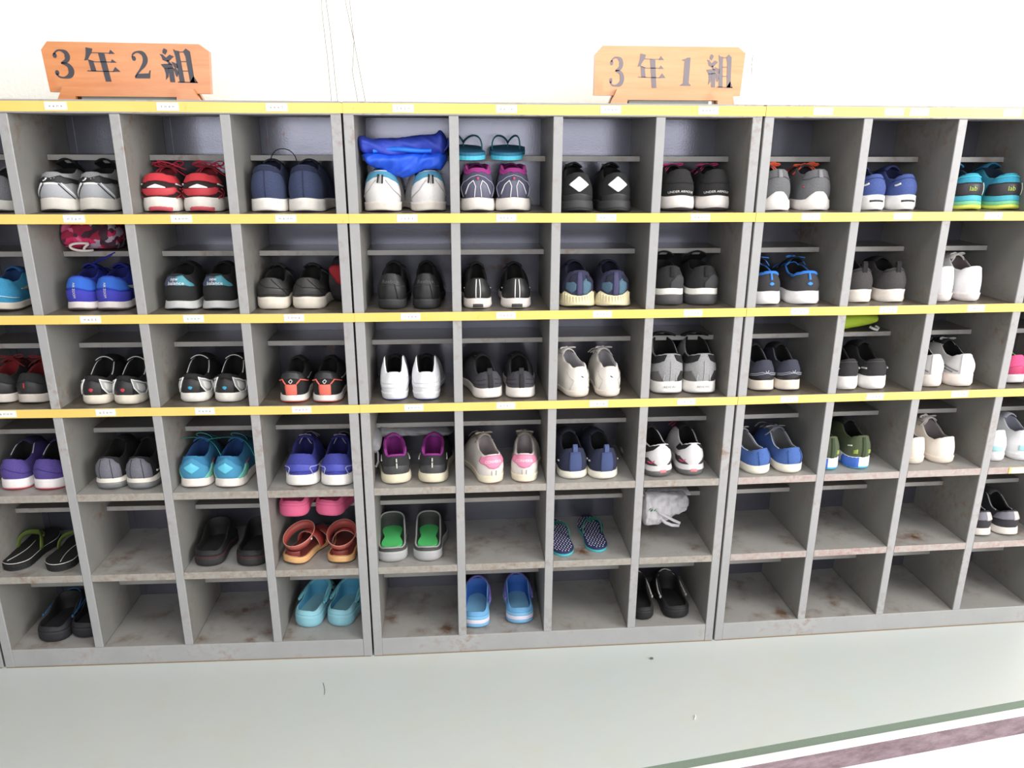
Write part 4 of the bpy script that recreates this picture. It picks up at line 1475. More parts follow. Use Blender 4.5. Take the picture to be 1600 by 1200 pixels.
spec('M2', 2, 'off-white leather sneaker with padded collar, third row',
     dict(name='sneaker', up=(224, 218, 210), upk='leather', h=.080, hs=.018, flare=-.002, bulge=.004, sole=[('midsole', (224, 212, 198), 'rubber', 0, 1)], lin=(176, 172, 176), ton=(206, 202, 198), insole=(60, 60, 66), zt=.108, zf=.096, dip=.010, wing=.012,
          roll=.006, lace=(206, 202, 196), lacer=.0026, bow=[(1, .03, .004), (-1, .025, .006)], ex=[('line', 'heel_logo', (70, 66, 66), [(-.05, .66), (.12, .60)], .0012), ('line', 'stitching', (190, 184, 176), [(-1.3, .8), (-.6, .5), (-.9, .1)], .0007, True)]), (.26, .04))
spec('M3', 2, 'black and silver high-cut shoe with white tag inside collar',
     dict(up=(150, 150, 152), h=.108, hs=.033, flare=.002, sole=sole((234, 230, 226), (140, 136, 134), .10), lin=(11, 11, 12), ton=(17, 17, 18), zt=.146, zf=.13, dip=.012, tlabel=(206, 206, 206), tlx=-.006, tw=.85, rimw=.8,
          ex=[('patch', 'side_panel', (104, 102, 100), 'suede', [(-1.5, 0, .34), (-.75, 0, .44), (-.4, 0, .04)], .0014), ('patch', 'side_panel', (52, 50, 50), 'suede', [(.4, 0, .04), (.75, 0, .44), (1.5, 0, .34)], .0014),
              ('patch', 'collar_wrap', (30, 30, 32), 'fabric', [(-2.4, .66, .99), (-1.1, .70, .99), (-.45, .78, .99), (-.3, .95, .99)], .0018), ('patch', 'collar_wrap', (30, 30, 32), 'fabric', [(.3, .95, .99), (.45, .78, .99), (1.1, .70, .99), (2.4, .66, .99)], .0018),
              ('line', 'heel_seam', (176, 176, 178), [(0, .05), (0, .75)], .0008), ('line', 'heel_seam', (190, 190, 192), [(.42, .06), (.36, .30)], .0008, True, .003),
              ('soletext', 'ADIDAS', (120, 120, 124), .0, .55, .0085)]))
spec('M0', 3, 'charcoal running shoe with magenta lining, below the grey plastic bag',
     dict(up=(52, 52, 56), h=.080, hs=.027, flare=.001, solecurve=.002, sole=[('outsole', (140, 126, 110), 'rubber', 0, .06), ('midsole', (218, 208, 180), 'rubber', .06, 1)], dirt=.2, lin=(160, 36, 150), ton=(158, 36, 148), insole=(20, 20, 22), zt=.106, wing=.022, zf=.094,
          edge=(150, 34, 140), edger=.003, edgespan=(.0, 1), ex=[('line', 'heel_mark', (206, 202, 190), [(.0, .40), (.0, .64)], .0019, False, .0030), ('line', 'heel_mark', (206, 202, 190), [(.0, .68), (.0, .84)], .0019, False, .0030), ('line', 'swoosh', (186, 184, 180), [(1.3, .58), (1.9, .62)], .0020, True), ('patch', 'heel_counter', (72, 72, 76), 'leather', [(-1.0, 0, .50), (0, 0, .52), (1.0, 0, .50)])]), (.14, -.04))
spec('M1', 3, 'pale leather sneaker with a pink heel tab',
     dict(name='sneaker', up=(216, 208, 202), upk='leather', h=.080, hs=.022, flare=-.002, sole=[('outsole', (220, 120, 140), 'rubber', 0, .06), ('midsole', (226, 214, 188), 'rubber', .06, 1)], dirt=.1, lin=(176, 164, 164), ton=(150, 138, 128), insole=(40, 30, 32), zt=.106, zf=.094, dip=.012, wing=.008,
          lace=(156, 146, 134), lacer=.0024, bow=[(1, .03, .006), (-1, .03, .008)],
          ex=[('patch', 'heel_tab', (232, 132, 168), 'leather', [(-1.25, .70, .95), (-.65, .60, .99), (-.35, .44, .99), (0, .38, .99), (.35, .44, .99), (.65, .60, .99), (1.25, .70, .95)], .0022),
              ('text', 'CONVERSE', (240, 226, 230), 0, .72, .0095), ('line', 'stitching', (150, 140, 134), [(-.16, .02), (-.16, .30)], .0007, True)]), (.22, -.10))
spec('M2', 3, 'navy blue shoe with a heel pull tab and cream sole',
     dict(up=(42, 50, 84), h=.086, hs=.021, flare=.002, sole=[('midsole', (226, 220, 204), 'rubber', 0, 1)], lin=(20, 20, 30), ton=(30, 34, 62), zt=.104, zf=.098, insole=(18, 18, 24),
          lace=(30, 34, 60), ex=[('patch', 'heel_strip', (66, 82, 130), 'suede', [(-.42, .02, .86), (.42, .02, .86)], .0022), ('tab', (74, 92, 142), .006, .012), ('line', 'side_logo', (196, 196, 200), [(1.25, .48), (1.42, .48)], .0024, True)]), (.08, .12))
spec('M3', 3, 'white, black and grey running shoe with hot pink details',
     dict(up=(206, 204, 206), upk='fabric', h=.092, hs=.032, flare=.001, solecurve=.003, sole=[('air_unit', (130, 128, 128), 'gel', 0, .5), ('midsole', (206, 204, 204), 'rubber', .5, 1)], dirt=0, lin=(11, 11, 12), ton=(17, 17, 18), zt=.112, zf=.104, tlabel=(226, 44, 120), tlx=.004,
          edge=(170, 170, 172), edger=.0012, edgespan=(.4, 1), lace=(196, 24, 96), ex=[('patch', 'side_panel', (70, 64, 66), 'leather', [(-1.7, .02, .34), (-1.1, .02, .42), (-.42, .0, .06)], .002), ('patch', 'side_panel', (70, 64, 66), 'leather', [(.42, .0, .06), (1.1, .02, .42), (1.7, .02, .34)], .002),
              ('patch', 'collar_wrap', (24, 22, 24), 'fabric', [(-2.0, .60, .99), (-.9, .78, .99), (-.3, .97, .99)], .0018), ('patch', 'collar_wrap', (24, 22, 24), 'fabric', [(.3, .97, .99), (.9, .78, .99), (2.0, .60, .99)], .0018),
              ('line', 'swoosh', (230, 50, 110), [(-1.05, .26), (-.8, .20), (-.6, .30)], .0015, False, .0034), ('soleband', 'sole_insert', (240, 120, 130), -.022, .022, .35, .62)]), (.16, .0))
spec('M0', 4, 'grey slip-on clog with bright green insole, fifth row',
     dict(name='slip_on_clog', up=(72, 74, 72), lin=(60, 66, 62), pad=(66, 206, 104), h=.042, hs=.030, sole=[('sole', (172, 172, 172), 'foam', 0, 1)], dirt=.1, zf=.080, rimline=(156, 158, 156), rimr=.0026, rimw=.84, open=.74, footbed=.037), (.05, -.02), 'clog')
spec('M1', 5, 'royal blue clog with purple strap and pale sole',
     dict(up=(96, 164, 214), lin=(20, 92, 180), h=.050, hs=.034, sole=[('outsole', (110, 176, 220), 'foam', 0, .35), ('sole', (214, 206, 224), 'foam', .35, .72), ('midsole', (120, 186, 226), 'foam', .72, 1)], dirt=0, zf=.080, strap=(104, 92, 178), strap_r=.0045, strap_y=.146, strap_z=.004, rimw=.84, open=.7), (-.10, .02), 'clog')
spec('M2', 4, 'navy flip-flop with white dots and green straps',
     dict(layers=[('outsole', (60, 186, 196), 0, .55, 0), ('footbed', (44, 54, 110), .55, 1, 0)], dots=(214, 208, 220), strap=(24, 120, 100), strap_r=.0052, strap_flat=.4, hs=.014, strap_h=.034), (.02, .05), 'flip')
spec('M3', 5, 'black clog with a pale grey strap, bottom row',
     dict(up=(32, 31, 34), lin=(8, 8, 9), h=.040, hs=.028, zf=.080, strap=(168, 164, 158), strap_r=.0024, strap_y=.142, strap_z=.004, rimw=.85, open=.7), (.0, .08), 'clog')
# ---- right cabinet
spec('R0', 0, 'grey running shoe with orange laces and high white heel sole',
     dict(up=(110, 110, 114), h=.100, hs=.026, rise=.018, flare=.003, sole=[('midsole', (232, 226, 222), 'rubber', 0, 1)], dirt=.15, lin=(60, 56, 70), ton=(70, 66, 78), zt=.106, lace=(238, 84, 40), lacer=.0038, bow=[(-1, .04, .004), (1, .044, .008), (1, .03, .012)],
          ex=[('patch', 'heel_loop', (140, 140, 144), 'fabric', [(-.14, .66, .99), (.14, .66, .99)], .0022), ('line', 'side_logo', (206, 60, 80), [(-1.0, .48), (-.9, .48)], .0020), ('line', 'heel_seam', (86, 86, 92), [(-1.2, .75), (0, .68), (1.2, .75)], .0009)]))
spec('R1', 0, 'cobalt blue shoe with a dark slot in its white heel sole',
     dict(up=(66, 88, 158), h=.088, hs=.036, flare=.002, sole=[('midsole', (230, 228, 226), 'rubber', 0, 1)], dirt=.1, lin=(40, 48, 104), ton=(54, 66, 130), zt=.104, zf=.098, lace=(54, 62, 110),
          ex=[('soleband', 'sole_slot', (60, 58, 62), -.045, .06, .50, .64), ('line', 'side_logo', (206, 206, 206), [(-.95, .55), (-.6, .62)], .0026), ('line', 'heel_seam', (50, 68, 130), [(-1.3, .8), (0, .85), (1.3, .8)], .0009)]))
spec('R2', 0, 'turquoise and black shoe with lime yellow fading sole',
     dict(up=(28, 156, 190), h=.090, hs=.034, flare=.004, sole=[('outsole', (206, 212, 60), 'rubber', 0, .30), ('sole', (120, 204, 150), 'rubber', .30, .58), ('midsole', (52, 178, 200), 'rubber', .58, 1)], dirt=0, lin=(30, 60, 90), ton=(26, 120, 160), zt=.112, zf=.1,
          ex=[('patch', 'heel_counter', (58, 54, 62), 'leather', [(-1.5, .02, .66), (0, .02, .62), (1.5, .02, .66)]), ('text', 'lab', (176, 200, 50), -.1, .36, .016), ('line', 'side_stripe', (200, 210, 200), [(.75, .1), (.85, .66)], .0011, False, .003), ('line', 'collar_edge', (40, 196, 214), [(-1.4, .95), (-.5, .9), (.5, .9), (1.4, .95)], .0016)]))
spec('R0', 1, 'black shoe with bright blue laces and white sole, second row',
     dict(up=(64, 62, 66), h=.084, hs=.033, flare=.004, sole=[('midsole', (234, 232, 232), 'rubber', 0, 1)], dirt=0, lin=(11, 11, 12), ton=(17, 17, 18), zt=.108, edge=(32, 118, 216), edger=.0028, lace=(32, 128, 226), lacer=.0026, bow=[(-1, .03, .006), (1, .036, .0)],
          ex=[('patch', 'heel_loop', (34, 134, 230), 'fabric', [(-.07, .62, .99), (.07, .62, .99)], .0026), ('patch', 'heel_logo', (40, 140, 232), 'print', [(-.16, .40, .46), (0, .34, .52), (.16, .40, .46)], .0022),
              ('line', 'collar_edge', (34, 128, 224), [(-1.9, .97), (-.9, .95), (0, .97), (.9, .95), (1.9, .97)], .0022, False, .001), ('line', 'sole_groove', (170, 168, 168), [(.1, -.2), (.1, -.1)], .0008)]))
spec('R1', 1, 'dark charcoal knit shoe with chunky white sole, second row',
     dict(up=(74, 70, 72), h=.090, hs=.033, flare=.002, solecurve=-.002, sole=[('midsole', (230, 220, 210), 'rubber', 0, 1)], lin=(11, 11, 12), ton=(17, 17, 18), zt=.104, zf=.1, ex=[('tab', (28, 28, 30), .006, .018), ('line', 'heel_seam', (60, 58, 60), [(-1.3, .93), (0, .9), (1.3, .93)], .0012)]))
spec('R2', 1, 'plain white leather school shoe with grey laces, second row',
     dict(name='sneaker', up=(228, 226, 228), upk='leather', h=.092, hs=.022, flare=-.003, bulge=.002, sole=[('midsole', (228, 218, 216), 'rubber', 0, 1)], dirt=.0, lin=(130, 116, 116), ton=(190, 184, 182), insole=(100, 96, 96), zt=.110, zf=.108, rimw=.8,
          lace=(196, 194, 194), lacer=.0028, bow=[(1, .03, .008), (-1, .02, .006)]))
spec('R0', 2, 'dark blue-grey running shoe with reflective grey heel lines, third row',
     dict(up=(64, 66, 86), h=.084, hs=.029, flare=.002, sole=sole((228, 216, 202), (120, 110, 104), .08), lin=(11, 11, 12), ton=(26, 26, 32), zt=.106, zf=.1, edge=(120, 120, 130), edger=.001, edgespan=(.4, 1),
          ex=[('patch', 'heel_counter', (40, 40, 42), 'leather', [(-1.2, 0, .26), (0, 0, .22), (1.2, 0, .26)]), ('line', 'heel_line', (150, 152, 160), [(-1.2, .28), (-.3, .38), (.3, .44), (1.2, .38)], .0013, False, .0022), ('line', 'heel_line', (150, 152, 160), [(-1.2, .36), (-.3, .46), (.3, .36), (1.2, .30)], .0013, False, .0022),
              ('line', 'heel_logo', (176, 178, 186), [(-.1, .52), (0, .40), (.12, .54)], .0012, False, .0022)]))
spec('R1', 2, 'black shoe with a grey side tick and clean white sole, third row',
     dict(up=(52, 50, 54), h=.084, hs=.036, flare=.002, sole=[('midsole', (234, 230, 228), 'rubber', 0, 1)], dirt=.05, lin=(11, 11, 12), ton=(17, 17, 18), zt=.108, zf=.102, ex=[('line', 'side_logo', (170, 168, 170), [(-1.3, .55), (-.9, .52)], .0024, True), ('line', 'collar_edge', (90, 88, 92), [(-1.3, .9), (0, .86), (1.3, .9)], .0010)]))
spec('R2', 2, 'white and silver-grey running shoe with black lining, third row',
     dict(up=(196, 194, 194), upk='fabric', h=.090, hs=.034, flare=.002, sole=[('midsole', (232, 220, 212), 'rubber', 0, 1)], lin=(11, 11, 12), ton=(17, 17, 18), zt=.108, zf=.104, lace=(170, 170, 172), lacer=.0022, bow=[(-1, .03, .01), (1, .03, .008)],
          ex=[('patch', 'heel_counter', (232, 230, 230), 'leather', [(-.5, 0, .98), (.45, 0, .98), (.9, 0, .5)]), ('line', 'side_stripe', (120, 120, 120), [(-1.5, .5), (-.9, .3), (-.6, .2)], .0018), ('line', 'side_stripe', (120, 120, 120), [(-1.4, .3), (-.9, .16)], .0018)]))
spec('R3', 2, 'hot pink running shoe at the right edge of the photo',
     dict(up=(226, 70, 130), h=.080, hs=.026, sole=sole((206, 200, 202), (80, 76, 78), .1), lin=(11, 11, 12), ton=(17, 17, 18), zt=.104, lace=(120, 200, 60), edge=(120, 204, 60), edger=.0016, edgespan=(.4, 1), ex=[('patch', 'heel_counter', (206, 50, 110), 'leather', [(-1.2, 0, .4), (0, 0, .5), (1.2, 0, .4)])]))
spec('R0', 3, 'blue canvas sneaker with thin white sole and grey laces, fourth row',
     dict(name='sneaker', up=(64, 104, 178), h=.072, hs=.025, flare=.000, sole=[('midsole', (228, 222, 206), 'rubber', 0, 1)], dirt=.1, lin=(120, 120, 124), ton=(110, 116, 134), insole=(96, 98, 100), zt=.098, zf=.092, edge=(206, 206, 206), edger=.0011, edgespan=(.25, 1), open=.60,
          lace=(140, 136, 132), lacer=.0024, bow=[(-1, .045, .006), (1, .03, .004)], ex=[('line', 'stitching', (46, 80, 150), [(-.6, .9), (-.45, .1)], .0009, True), ('line', 'sole_mark', (190, 184, 170), [(-.1, -.25), (-.1, -.12)], .0006)]), (.30, .10))
spec('R1', 3, 'olive green knit shoe with blue and white sole, fourth row',
     dict(up=(80, 92, 62), h=.096, hs=.034, flare=.001, sole=[('outsole', (70, 190, 224), 'rubber', 0, .18), ('midsole', (234, 234, 238), 'rubber', .18, 1)], dirt=0, lin=(11, 11, 12), ton=(17, 17, 18), zt=.112, zf=.106,
          ex=[('soleband', 'sole_side', (52, 110, 214), -.16, -.03, .10, .98), ('patch', 'heel_strip', (62, 78, 50), 'fabric', [(-.14, 0, .95), (.14, 0, .95)], .0024), ('patch', 'knit_logo', (150, 172, 60), 'print', [(-.75, .22, .40), (-.45, .22, .42)], .0018), ('patch', 'knit_logo', (150, 172, 60), 'print', [(.4, .22, .42), (.7, .22, .40)], .0018),
              ('line', 'side_logo', (206, 210, 200), [(-1.2, .58), (-.9, .60)], .0020)]))
spec('R2', 3, 'cream sneaker with loose grey laces, fourth row',
     dict(name='sneaker', up=(228, 218, 206), upk='leather', h=.078, hs=.020, flare=-.002, bulge=.002, sole=[('midsole', (226, 212, 196), 'rubber', 0, 1)], dirt=.15, lin=(150, 140, 140), ton=(180, 172, 168), insole=(120, 110, 108), zt=.108, zf=.1, rimw=.8,
          lace=(176, 168, 164), lacer=.0030, bow=[(-1, .04, .012), (1, .03, .006), (-1, .025, .016)]), (.10, .16))
spec('R3', 3, 'white sneaker with pale aqua heel panel at the right edge',
     dict(name='sneaker', up=(228, 228, 230), upk='leather', h=.092, hs=.022, flare=-.001, sole=[('midsole', (222, 220, 222), 'rubber', 0, 1)], dirt=0, lin=(170, 170, 186), ton=(170, 170, 184), zt=.112, zf=.104, ex=[('patch', 'heel_panel', (160, 216, 222), 'leather', [(-.7, .18, .40), (.1, .16, .34)], .002)]))
spec('R3', 4, 'dark shoe with grey collar and white wavy sole, fifth row',
     dict(up=(60, 58, 66), h=.076, hs=.023, flare=.003, sole=sole((222, 214, 206), (110, 104, 100), .08), lin=(11, 11, 12), ton=(60, 58, 64), zt=.100, zf=.096, edge=(140, 136, 140), edger=.002, edgespan=(.3, 1),
          ex=[('patch', 'collar_wrap', (132, 130, 142), 'fabric', [(-1.5, .55, .96), (.2, .55, .98)], .002), ('patch', 'heel_tab', (190, 186, 184), 'leather', [(.0, .52, .98), (.7, .56, .96)], .0026)]))

WORDS = {1: 'left', -1: 'right'}
GROUPED = {}
for (cell, row), pts in POS.items():
    desc, P, yaws, fn = SPEC[(cell, row)]
    for i, (x, y, hw) in enumerate(pts):
        if len(pts) == 2:
            side = 1 if i == 0 else -1
            label = ('left ' if i == 0 else 'right ') + desc
        else:
            side = -1 if cell.startswith('L') else 1
            label = desc
        L = max(.20, min(.232, .2555 - y - (.004 if cell[0] == 'M' else .008) * 0))
        z = shelf_top(row) + .0004
        yaw = yaws[i % 2] + (-.0211 if cell[0] == 'L' else (.0227 if cell[0] == 'R' else 0))
        grp = 'shoes on the ' + ROWNAME[row]
        if cell == 'M2' and row == 4 and i == 0:
            x = .5465
        if cell == 'M3' and row == 5 and i == 0:
            x, hw = .788, .0335
        # the side cabinets stand at a slight angle to the middle one
        if cell[0] == 'L':
            y += max(0, -x) * .0211
        if cell[0] == 'R':
            y += max(0, x - .99) * .0227
        q = dict(P)
        if fn == 'shoe':
            o = q.get('open', .56)
            q['open'] = o
            make_shoe(q, (x, y, z), yaw, hw * .97, L, side, label, grp)
        elif fn == 'clog':
            make_clog(q, (x, y, z), yaw, hw * .98, min(L, .20), side, label, grp)
        elif fn == 'flip':
            make_flipflop(q, (x, y, z), yaw, hw, .205, side, label, grp)
        else:
            make_sandal(q, (x, y, z), yaw, hw * 1.1, .185, side, label, grp)

# ------------------------------------------------------------------ things lying on the half shelves
for i, x in enumerate((.297, .3865)):
    make_flipflop(dict(layers=[('outsole', (56, 186, 214), 0, .6, 0), ('footbed', (20, 112, 150), .6, 1, -.0004)], strap=(24, 110, 122), strap_r=.0026, strap_flat=.7, hs=.018, strap_h=.036, tilt=.09),
                  (x, .058, half_top(0) - .0088), (.04, -.02)[i], .040, .195, (1, -1)[i],
                  'turquoise flip-flop on the top half shelf, %s one of its pair' % ('left', 'right')[i], 'flip-flops on the top half shelf')
for i, x in enumerate((-.198, -.106)):
    make_clog(dict(up=(232, 92, 140), lin=(190, 30, 84), h=.046, hs=.032, zf=.085, rimw=.84, open=.68, strap=(226, 84, 134), strap_r=.004, strap_z=.004, strap_y=.13),
              (x, .052, half_top(4) + .0006), -.10 - .18 * i, .040, .19, (1, -1)[i],
              'pink foam clog on the half shelf above sandals, %s one of its pair' % ('left', 'right')[i], 'pink clogs on the half shelf')


# ------------------------------------------------------------------ cloth and plastic bags
def poly_at(pts, x):
    if x <= pts[0][0]:
        return pts[0][1]
    for (a, va), (b, vb) in zip(pts, pts[1:]):
        if x <= b:
            t = (x - a) / (b - a) if b > a else 0
            return va + (vb - va) * t
    return pts[-1][1]


def sheet_bag(name, top, bot, y0, y1, m, parent=None, seed=0, amp=.010, freq=26, nu=64, nv=40, sag=.0, ymax=.255, crease=1.0):
    """a soft closed body between an upper and a lower outline (x, z); folds push it in and out"""
    xa, xb = min(top[0][0], bot[0][0]), max(top[-1][0], bot[-1][0])
    g = G()
    rows = []
    for i in range(nu + 1):
        t = i / nu
        x = lerp(xa, xb, t)
        zt, zb = poly_at(top, x), poly_at(bot, x)
        e = min(t, 1 - t) * 2
        k = min(1, e / .16) ** .5
        zc = (zt + zb) / 2
        hz = (zt - zb) / 2 * max(.04, k)
        ym = (y0 + y1) / 2
        hy = (y1 - y0) / 2 * max(.05, k)
        r = []
        for j in range(nv):
            a = 2 * PI * j / nv
            ca, sa = math.cos(a), math.sin(a)
            py = ym - math.copysign(abs(ca) ** .7, ca) * hy
            pz = zc + math.copysign(abs(sa) ** .8, sa) * hz
            q = Vector((x * freq * .55 + seed * 3.1, py * freq * .5, pz * freq * 1.25 + x * freq * .5 * math.sin(seed)))
            n1 = 1 - 2 * abs(noise.noise(q))
            n2 = 1 - 2 * abs(noise.noise(q * 2.3 + Vector((5, 2, 9))))
            d = (n1 * .7 + n2 * .3 * crease) * amp * k
            py -= ca * d + (.3 * amp * noise.noise(q * .6) if ca > 0 else 0)
            pz += sa * d * .18
            r.append((x, min(py, ymax), pz))
        rows.append(r)
    o = g.grid(rows, close_u=True)
    g.f.append(tuple(o + j for j in range(nv)))
    g.f.append(tuple(o + nu * nv + j for j in reversed(range(nv))))
    return obj(name, g, m, parent, smooth=True)


def cloth_mat(c, rough=.75, sheen=.3, plastic=False, alpha=1.0):
    m, nt, b, tc = nodes_mat('bag_cloth_%d_%d_%d' % c, rough)
    n1 = noise_node(nt, tc, 600, 2)
    l = lin(c)
    cc = mixc(nt, n1.outputs[0], tuple(x * .88 for x in l), tuple(min(1, x * 1.1) for x in l))
    nt.links.new(cc, b.inputs['Base Color'])
    n2 = noise_node(nt, tc, 55 if plastic else 30, 4, .6)
    bp = nt.nodes.new('ShaderNodeBump')
    bp.inputs['Strength'].default_value = .8 if plastic else .45
    bp.inputs['Distance'].default_value = .004
    nt.links.new(n2.outputs[0], bp.inputs['Height'])
    nt.links.new(bp.outputs[0], b.inputs['Normal'])
    if plastic:
        b.inputs['Transmission Weight'].default_value = .25
        b.inputs['IOR'].default_value = 1.1
    return m


blue = thing('drawstring_bag', 'royal blue cloth bag slumped over the white sneakers, top row', 'bag', (.135, .10, 1.31))


def at_root(o, root):
    o.location = (-root.location.x, -root.location.y, -root.location.z)
    return o


M_BLUE = cloth_mat((28, 84, 214), .5)
M_BLUE2 = cloth_mat((44, 66, 176), .6)
at_root(sheet_bag('bag_body', [(.0245, 1.3940), (.034, 1.4050), (.044, 1.3985), (.0646, 1.3925), (.1188, 1.3927), (.175, 1.4002), (.2145, 1.4033), (.224, 1.4120), (.2375, 1.4092), (.247, 1.392)],
          [(.0245, 1.379), (.034, 1.360), (.064, 1.352), (.10, 1.349), (.16, 1.350), (.20, 1.353), (.235, 1.350), (.247, 1.372)], .055, .16, M_BLUE2, blue, seed=2, amp=.015, freq=24), blue)
at_root(sheet_bag('bag_fold', [(.036, 1.362), (.075, 1.360), (.14, 1.363), (.20, 1.361), (.243, 1.366)],
                  [(.036, 1.350), (.061, 1.3290), (.094, 1.3125), (.135, 1.3040), (.154, 1.3090), (.185, 1.3230), (.228, 1.3230), (.243, 1.335)], .050, .135, M_BLUE, blue, seed=5, amp=.020, freq=26), blue)
g = G()
rows = []
for i in range(25):
    t = i / 24
    x = lerp(.068, .205, t)
    z = 1.366 + .003 * math.sin(t * 5) + .004 * t
    rows.append([(x, .047 + .003 * math.sin(9 * t), z - .006), (x, .043 + .003 * math.sin(9 * t), z), (x, .050 + .003 * math.sin(9 * t), z + .005), (x, .058, z)])
g.grid(rows, close_u=True)
at_root(obj('hem_band', g, cloth_mat((28, 112, 232), .5), blue, smooth=True), blue)
g = G()
g.tube(bez((.244, .075, 1.395), (.252, .06, 1.37), (.226, .055, 1.36), (.205, .055, 1.352), 12), .0022, 6, flat=.6)
at_root(obj('drawstring', g, cloth_mat((40, 60, 150)), blue, smooth=True), blue)


def camo_mat():
    m, nt, b, tc = nodes_mat('pink_camouflage_cloth', .8)
    v = nt.nodes.new('ShaderNodeTexVoronoi')
    v.inputs['Scale'].default_value = 46
    n = noise_node(nt, tc, 30, 2)
    va = nt.nodes.new('ShaderNodeVectorMath')
    va.operation = 'SCALE'
    va.inputs['Scale'].default_value = .05
    ad = nt.nodes.new('ShaderNodeVectorMath')
    nt.links.new(n.outputs[1], va.inputs[0])
    nt.links.new(tc.outputs['Object'], ad.inputs[0])
    nt.links.new(va.outputs[0], ad.inputs[1])
    nt.links.new(ad.outputs[0], v.inputs['Vector'])
    sp = nt.nodes.new('ShaderNodeSeparateColor')
    nt.links.new(v.outputs['Color'], sp.inputs[0])
    cr = nt.nodes.new('ShaderNodeValToRGB')
    cr.color_ramp.interpolation = 'CONSTANT'
    els = [(0, (200, 40, 90)), (.24, (70, 36, 52)), (.46, (214, 96, 140)), (.62, (176, 160, 176)), (.78, (150, 30, 64)), (.9, (60, 50, 56))]
    while len(cr.color_ramp.elements) < len(els):
        cr.color_ramp.elements.new(.5)
    for e, (p, c) in zip(cr.color_ramp.elements, els):
        e.position = p
        e.color = lin(c) + (1,)
    nt.links.new(sp.outputs[0], cr.inputs[0])
    nt.links.new(cr.outputs[0], b.inputs['Base Color'])
    return m


camo = thing('shoe_bag', 'pink camouflage cloth bag with white cord above the royal blue shoes', 'bag', (-.66, .18, half_top(1)))
at_root(sheet_bag('bag_body', [(-.731, 1.165), (-.715, 1.196), (-.60, 1.198), (-.583, 1.175)], [(-.731, 1.150), (-.722, 1.128), (-.700, 1.1225), (-.60, 1.1225), (-.583, 1.145)], .155, .245, camo_mat(), camo, seed=4, amp=.009, freq=30), camo)
g = G()
g.tube(bez((-.655, .150, 1.140), (-.72, .140, 1.148), (-.705, .135, 1.118), (-.645, .147, 1.1235), 16), .0032, 7)
g.tube(bez((-.655, .150, 1.140), (-.66, .146, 1.134), (-.672, .146, 1.128), (-.665, .147, 1.1238), 8), .0032, 7)
at_root(obj('cord', g, mat((226, 214, 206), 'fabric'), camo, smooth=True), camo)

M_GP = cloth_mat((148, 148, 152), .3, plastic=True)
gp = thing('plastic_bag', 'crumpled grey plastic bag stuffed behind the magenta-lined shoes', 'bag', (.12, .16, shelf_top(3)))
at_root(sheet_bag('bag_body', [(.0285, .640), (.09, .634), (.17, .631), (.225, .626), (.245, .615)], [(.0285, .610), (.06, .604), (.12, .610), (.2, .606), (.245, .608)], .130, .215, M_GP, gp, seed=8, amp=.010, freq=40, ymax=.25), gp)
at_root(sheet_bag('bag_neck', [(.0265, .648), (.036, .640), (.050, .622)], [(.0265, .585), (.036, .588), (.050, .605)], .05, .15, M_GP, gp, seed=3, amp=.005, freq=40, nu=16), gp)
g = G()
g.tube([(.029, .062, .605), (.0275, .052, .585), (.029, .05, .563), (.036, .052, .556), (.042, .056, .570), (.042, .060, .59), (.038, .066, .607)], .003, 8, flat=.5)
at_root(obj('handle_loop', g, M_GP, gp, smooth=True), gp)

M_WP = cloth_mat((206, 204, 208), .35, plastic=True)
wp = thing('plastic_bag', 'white plastic bag with green print drooping from a half shelf', 'bag', (.83, .14, half_top(4)))
at_root(sheet_bag('bag_body', [(.7795, .421), (.82, .421), (.87, .419), (.905, .417), (.92, .414)], [(.7795, .330), (.80, .324), (.832, .326), (.850, .334), (.872, .352), (.895, .362), (.92, .380)], .098, .142, M_WP, wp, seed=6, amp=.014, freq=52, ymax=.1425), wp)
g = G()
g.grid([[(lerp(.781, .925, i / 20), y, z + .0012 * math.sin(i * 1.9)) for i in range(21)] for y, z in ((.115, .4165), (.15, .4165), (.21, .4150), (.21, .4135), (.15, .4135), (.115, .4135))], close_v=True)
at_root(obj('bag_top', g, M_WP, wp, smooth=True), wp)
g = G()
g.tube([(.826, .096, .372), (.842, .088, .366), (.868, .082, .352), (.889, .084, .341), (.886, .086, .332), (.866, .084, .335), (.848, .086, .342), (.835, .090, .352)], .0048, 8, closed=True, flat=.35)
at_root(obj('handle_loop', g, M_WP, wp, smooth=True), wp)
g = G()
rp = random.Random(3)
for i in range(9):
    x = .797 + i * .0032
    z = .386 - i * .0004 + rp.uniform(-.004, .004)
    yb = .0925 + (x - .797) * .03
    g.tube([(x, yb, z - rp.uniform(.002, .006)), (x + .0015, yb - .001, z), (x + .003, yb, z - rp.uniform(.001, .003))], .0010, 5)
at_root(obj('green_print', g, mat((20, 130, 84), 'print'), wp), wp)

lime = thing('folded_cloth', 'lime green cloth on the half shelf above black shoes', 'cloth', (1.39, .20, half_top(2)))
at_root(sheet_bag('cloth_body', [(1.268, .925), (1.33, .932), (1.40, .934), (1.443, .930)], [(1.268, .893), (1.344, .8865), (1.39, .894), (1.415, .900), (1.443, .913)], .150, .235, cloth_mat((158, 184, 40), .7), lime, seed=9, amp=.005, freq=20), lime)
g = G()
g.tube([(1.41, .152, .897), (1.418, .146, .8925), (1.430, .146, .889), (1.436, .15, .893), (1.428, .156, .898)], .0038, 8)
at_root(obj('white_tie', g, mat((206, 204, 206), 'fabric'), lime, smooth=True), lime)

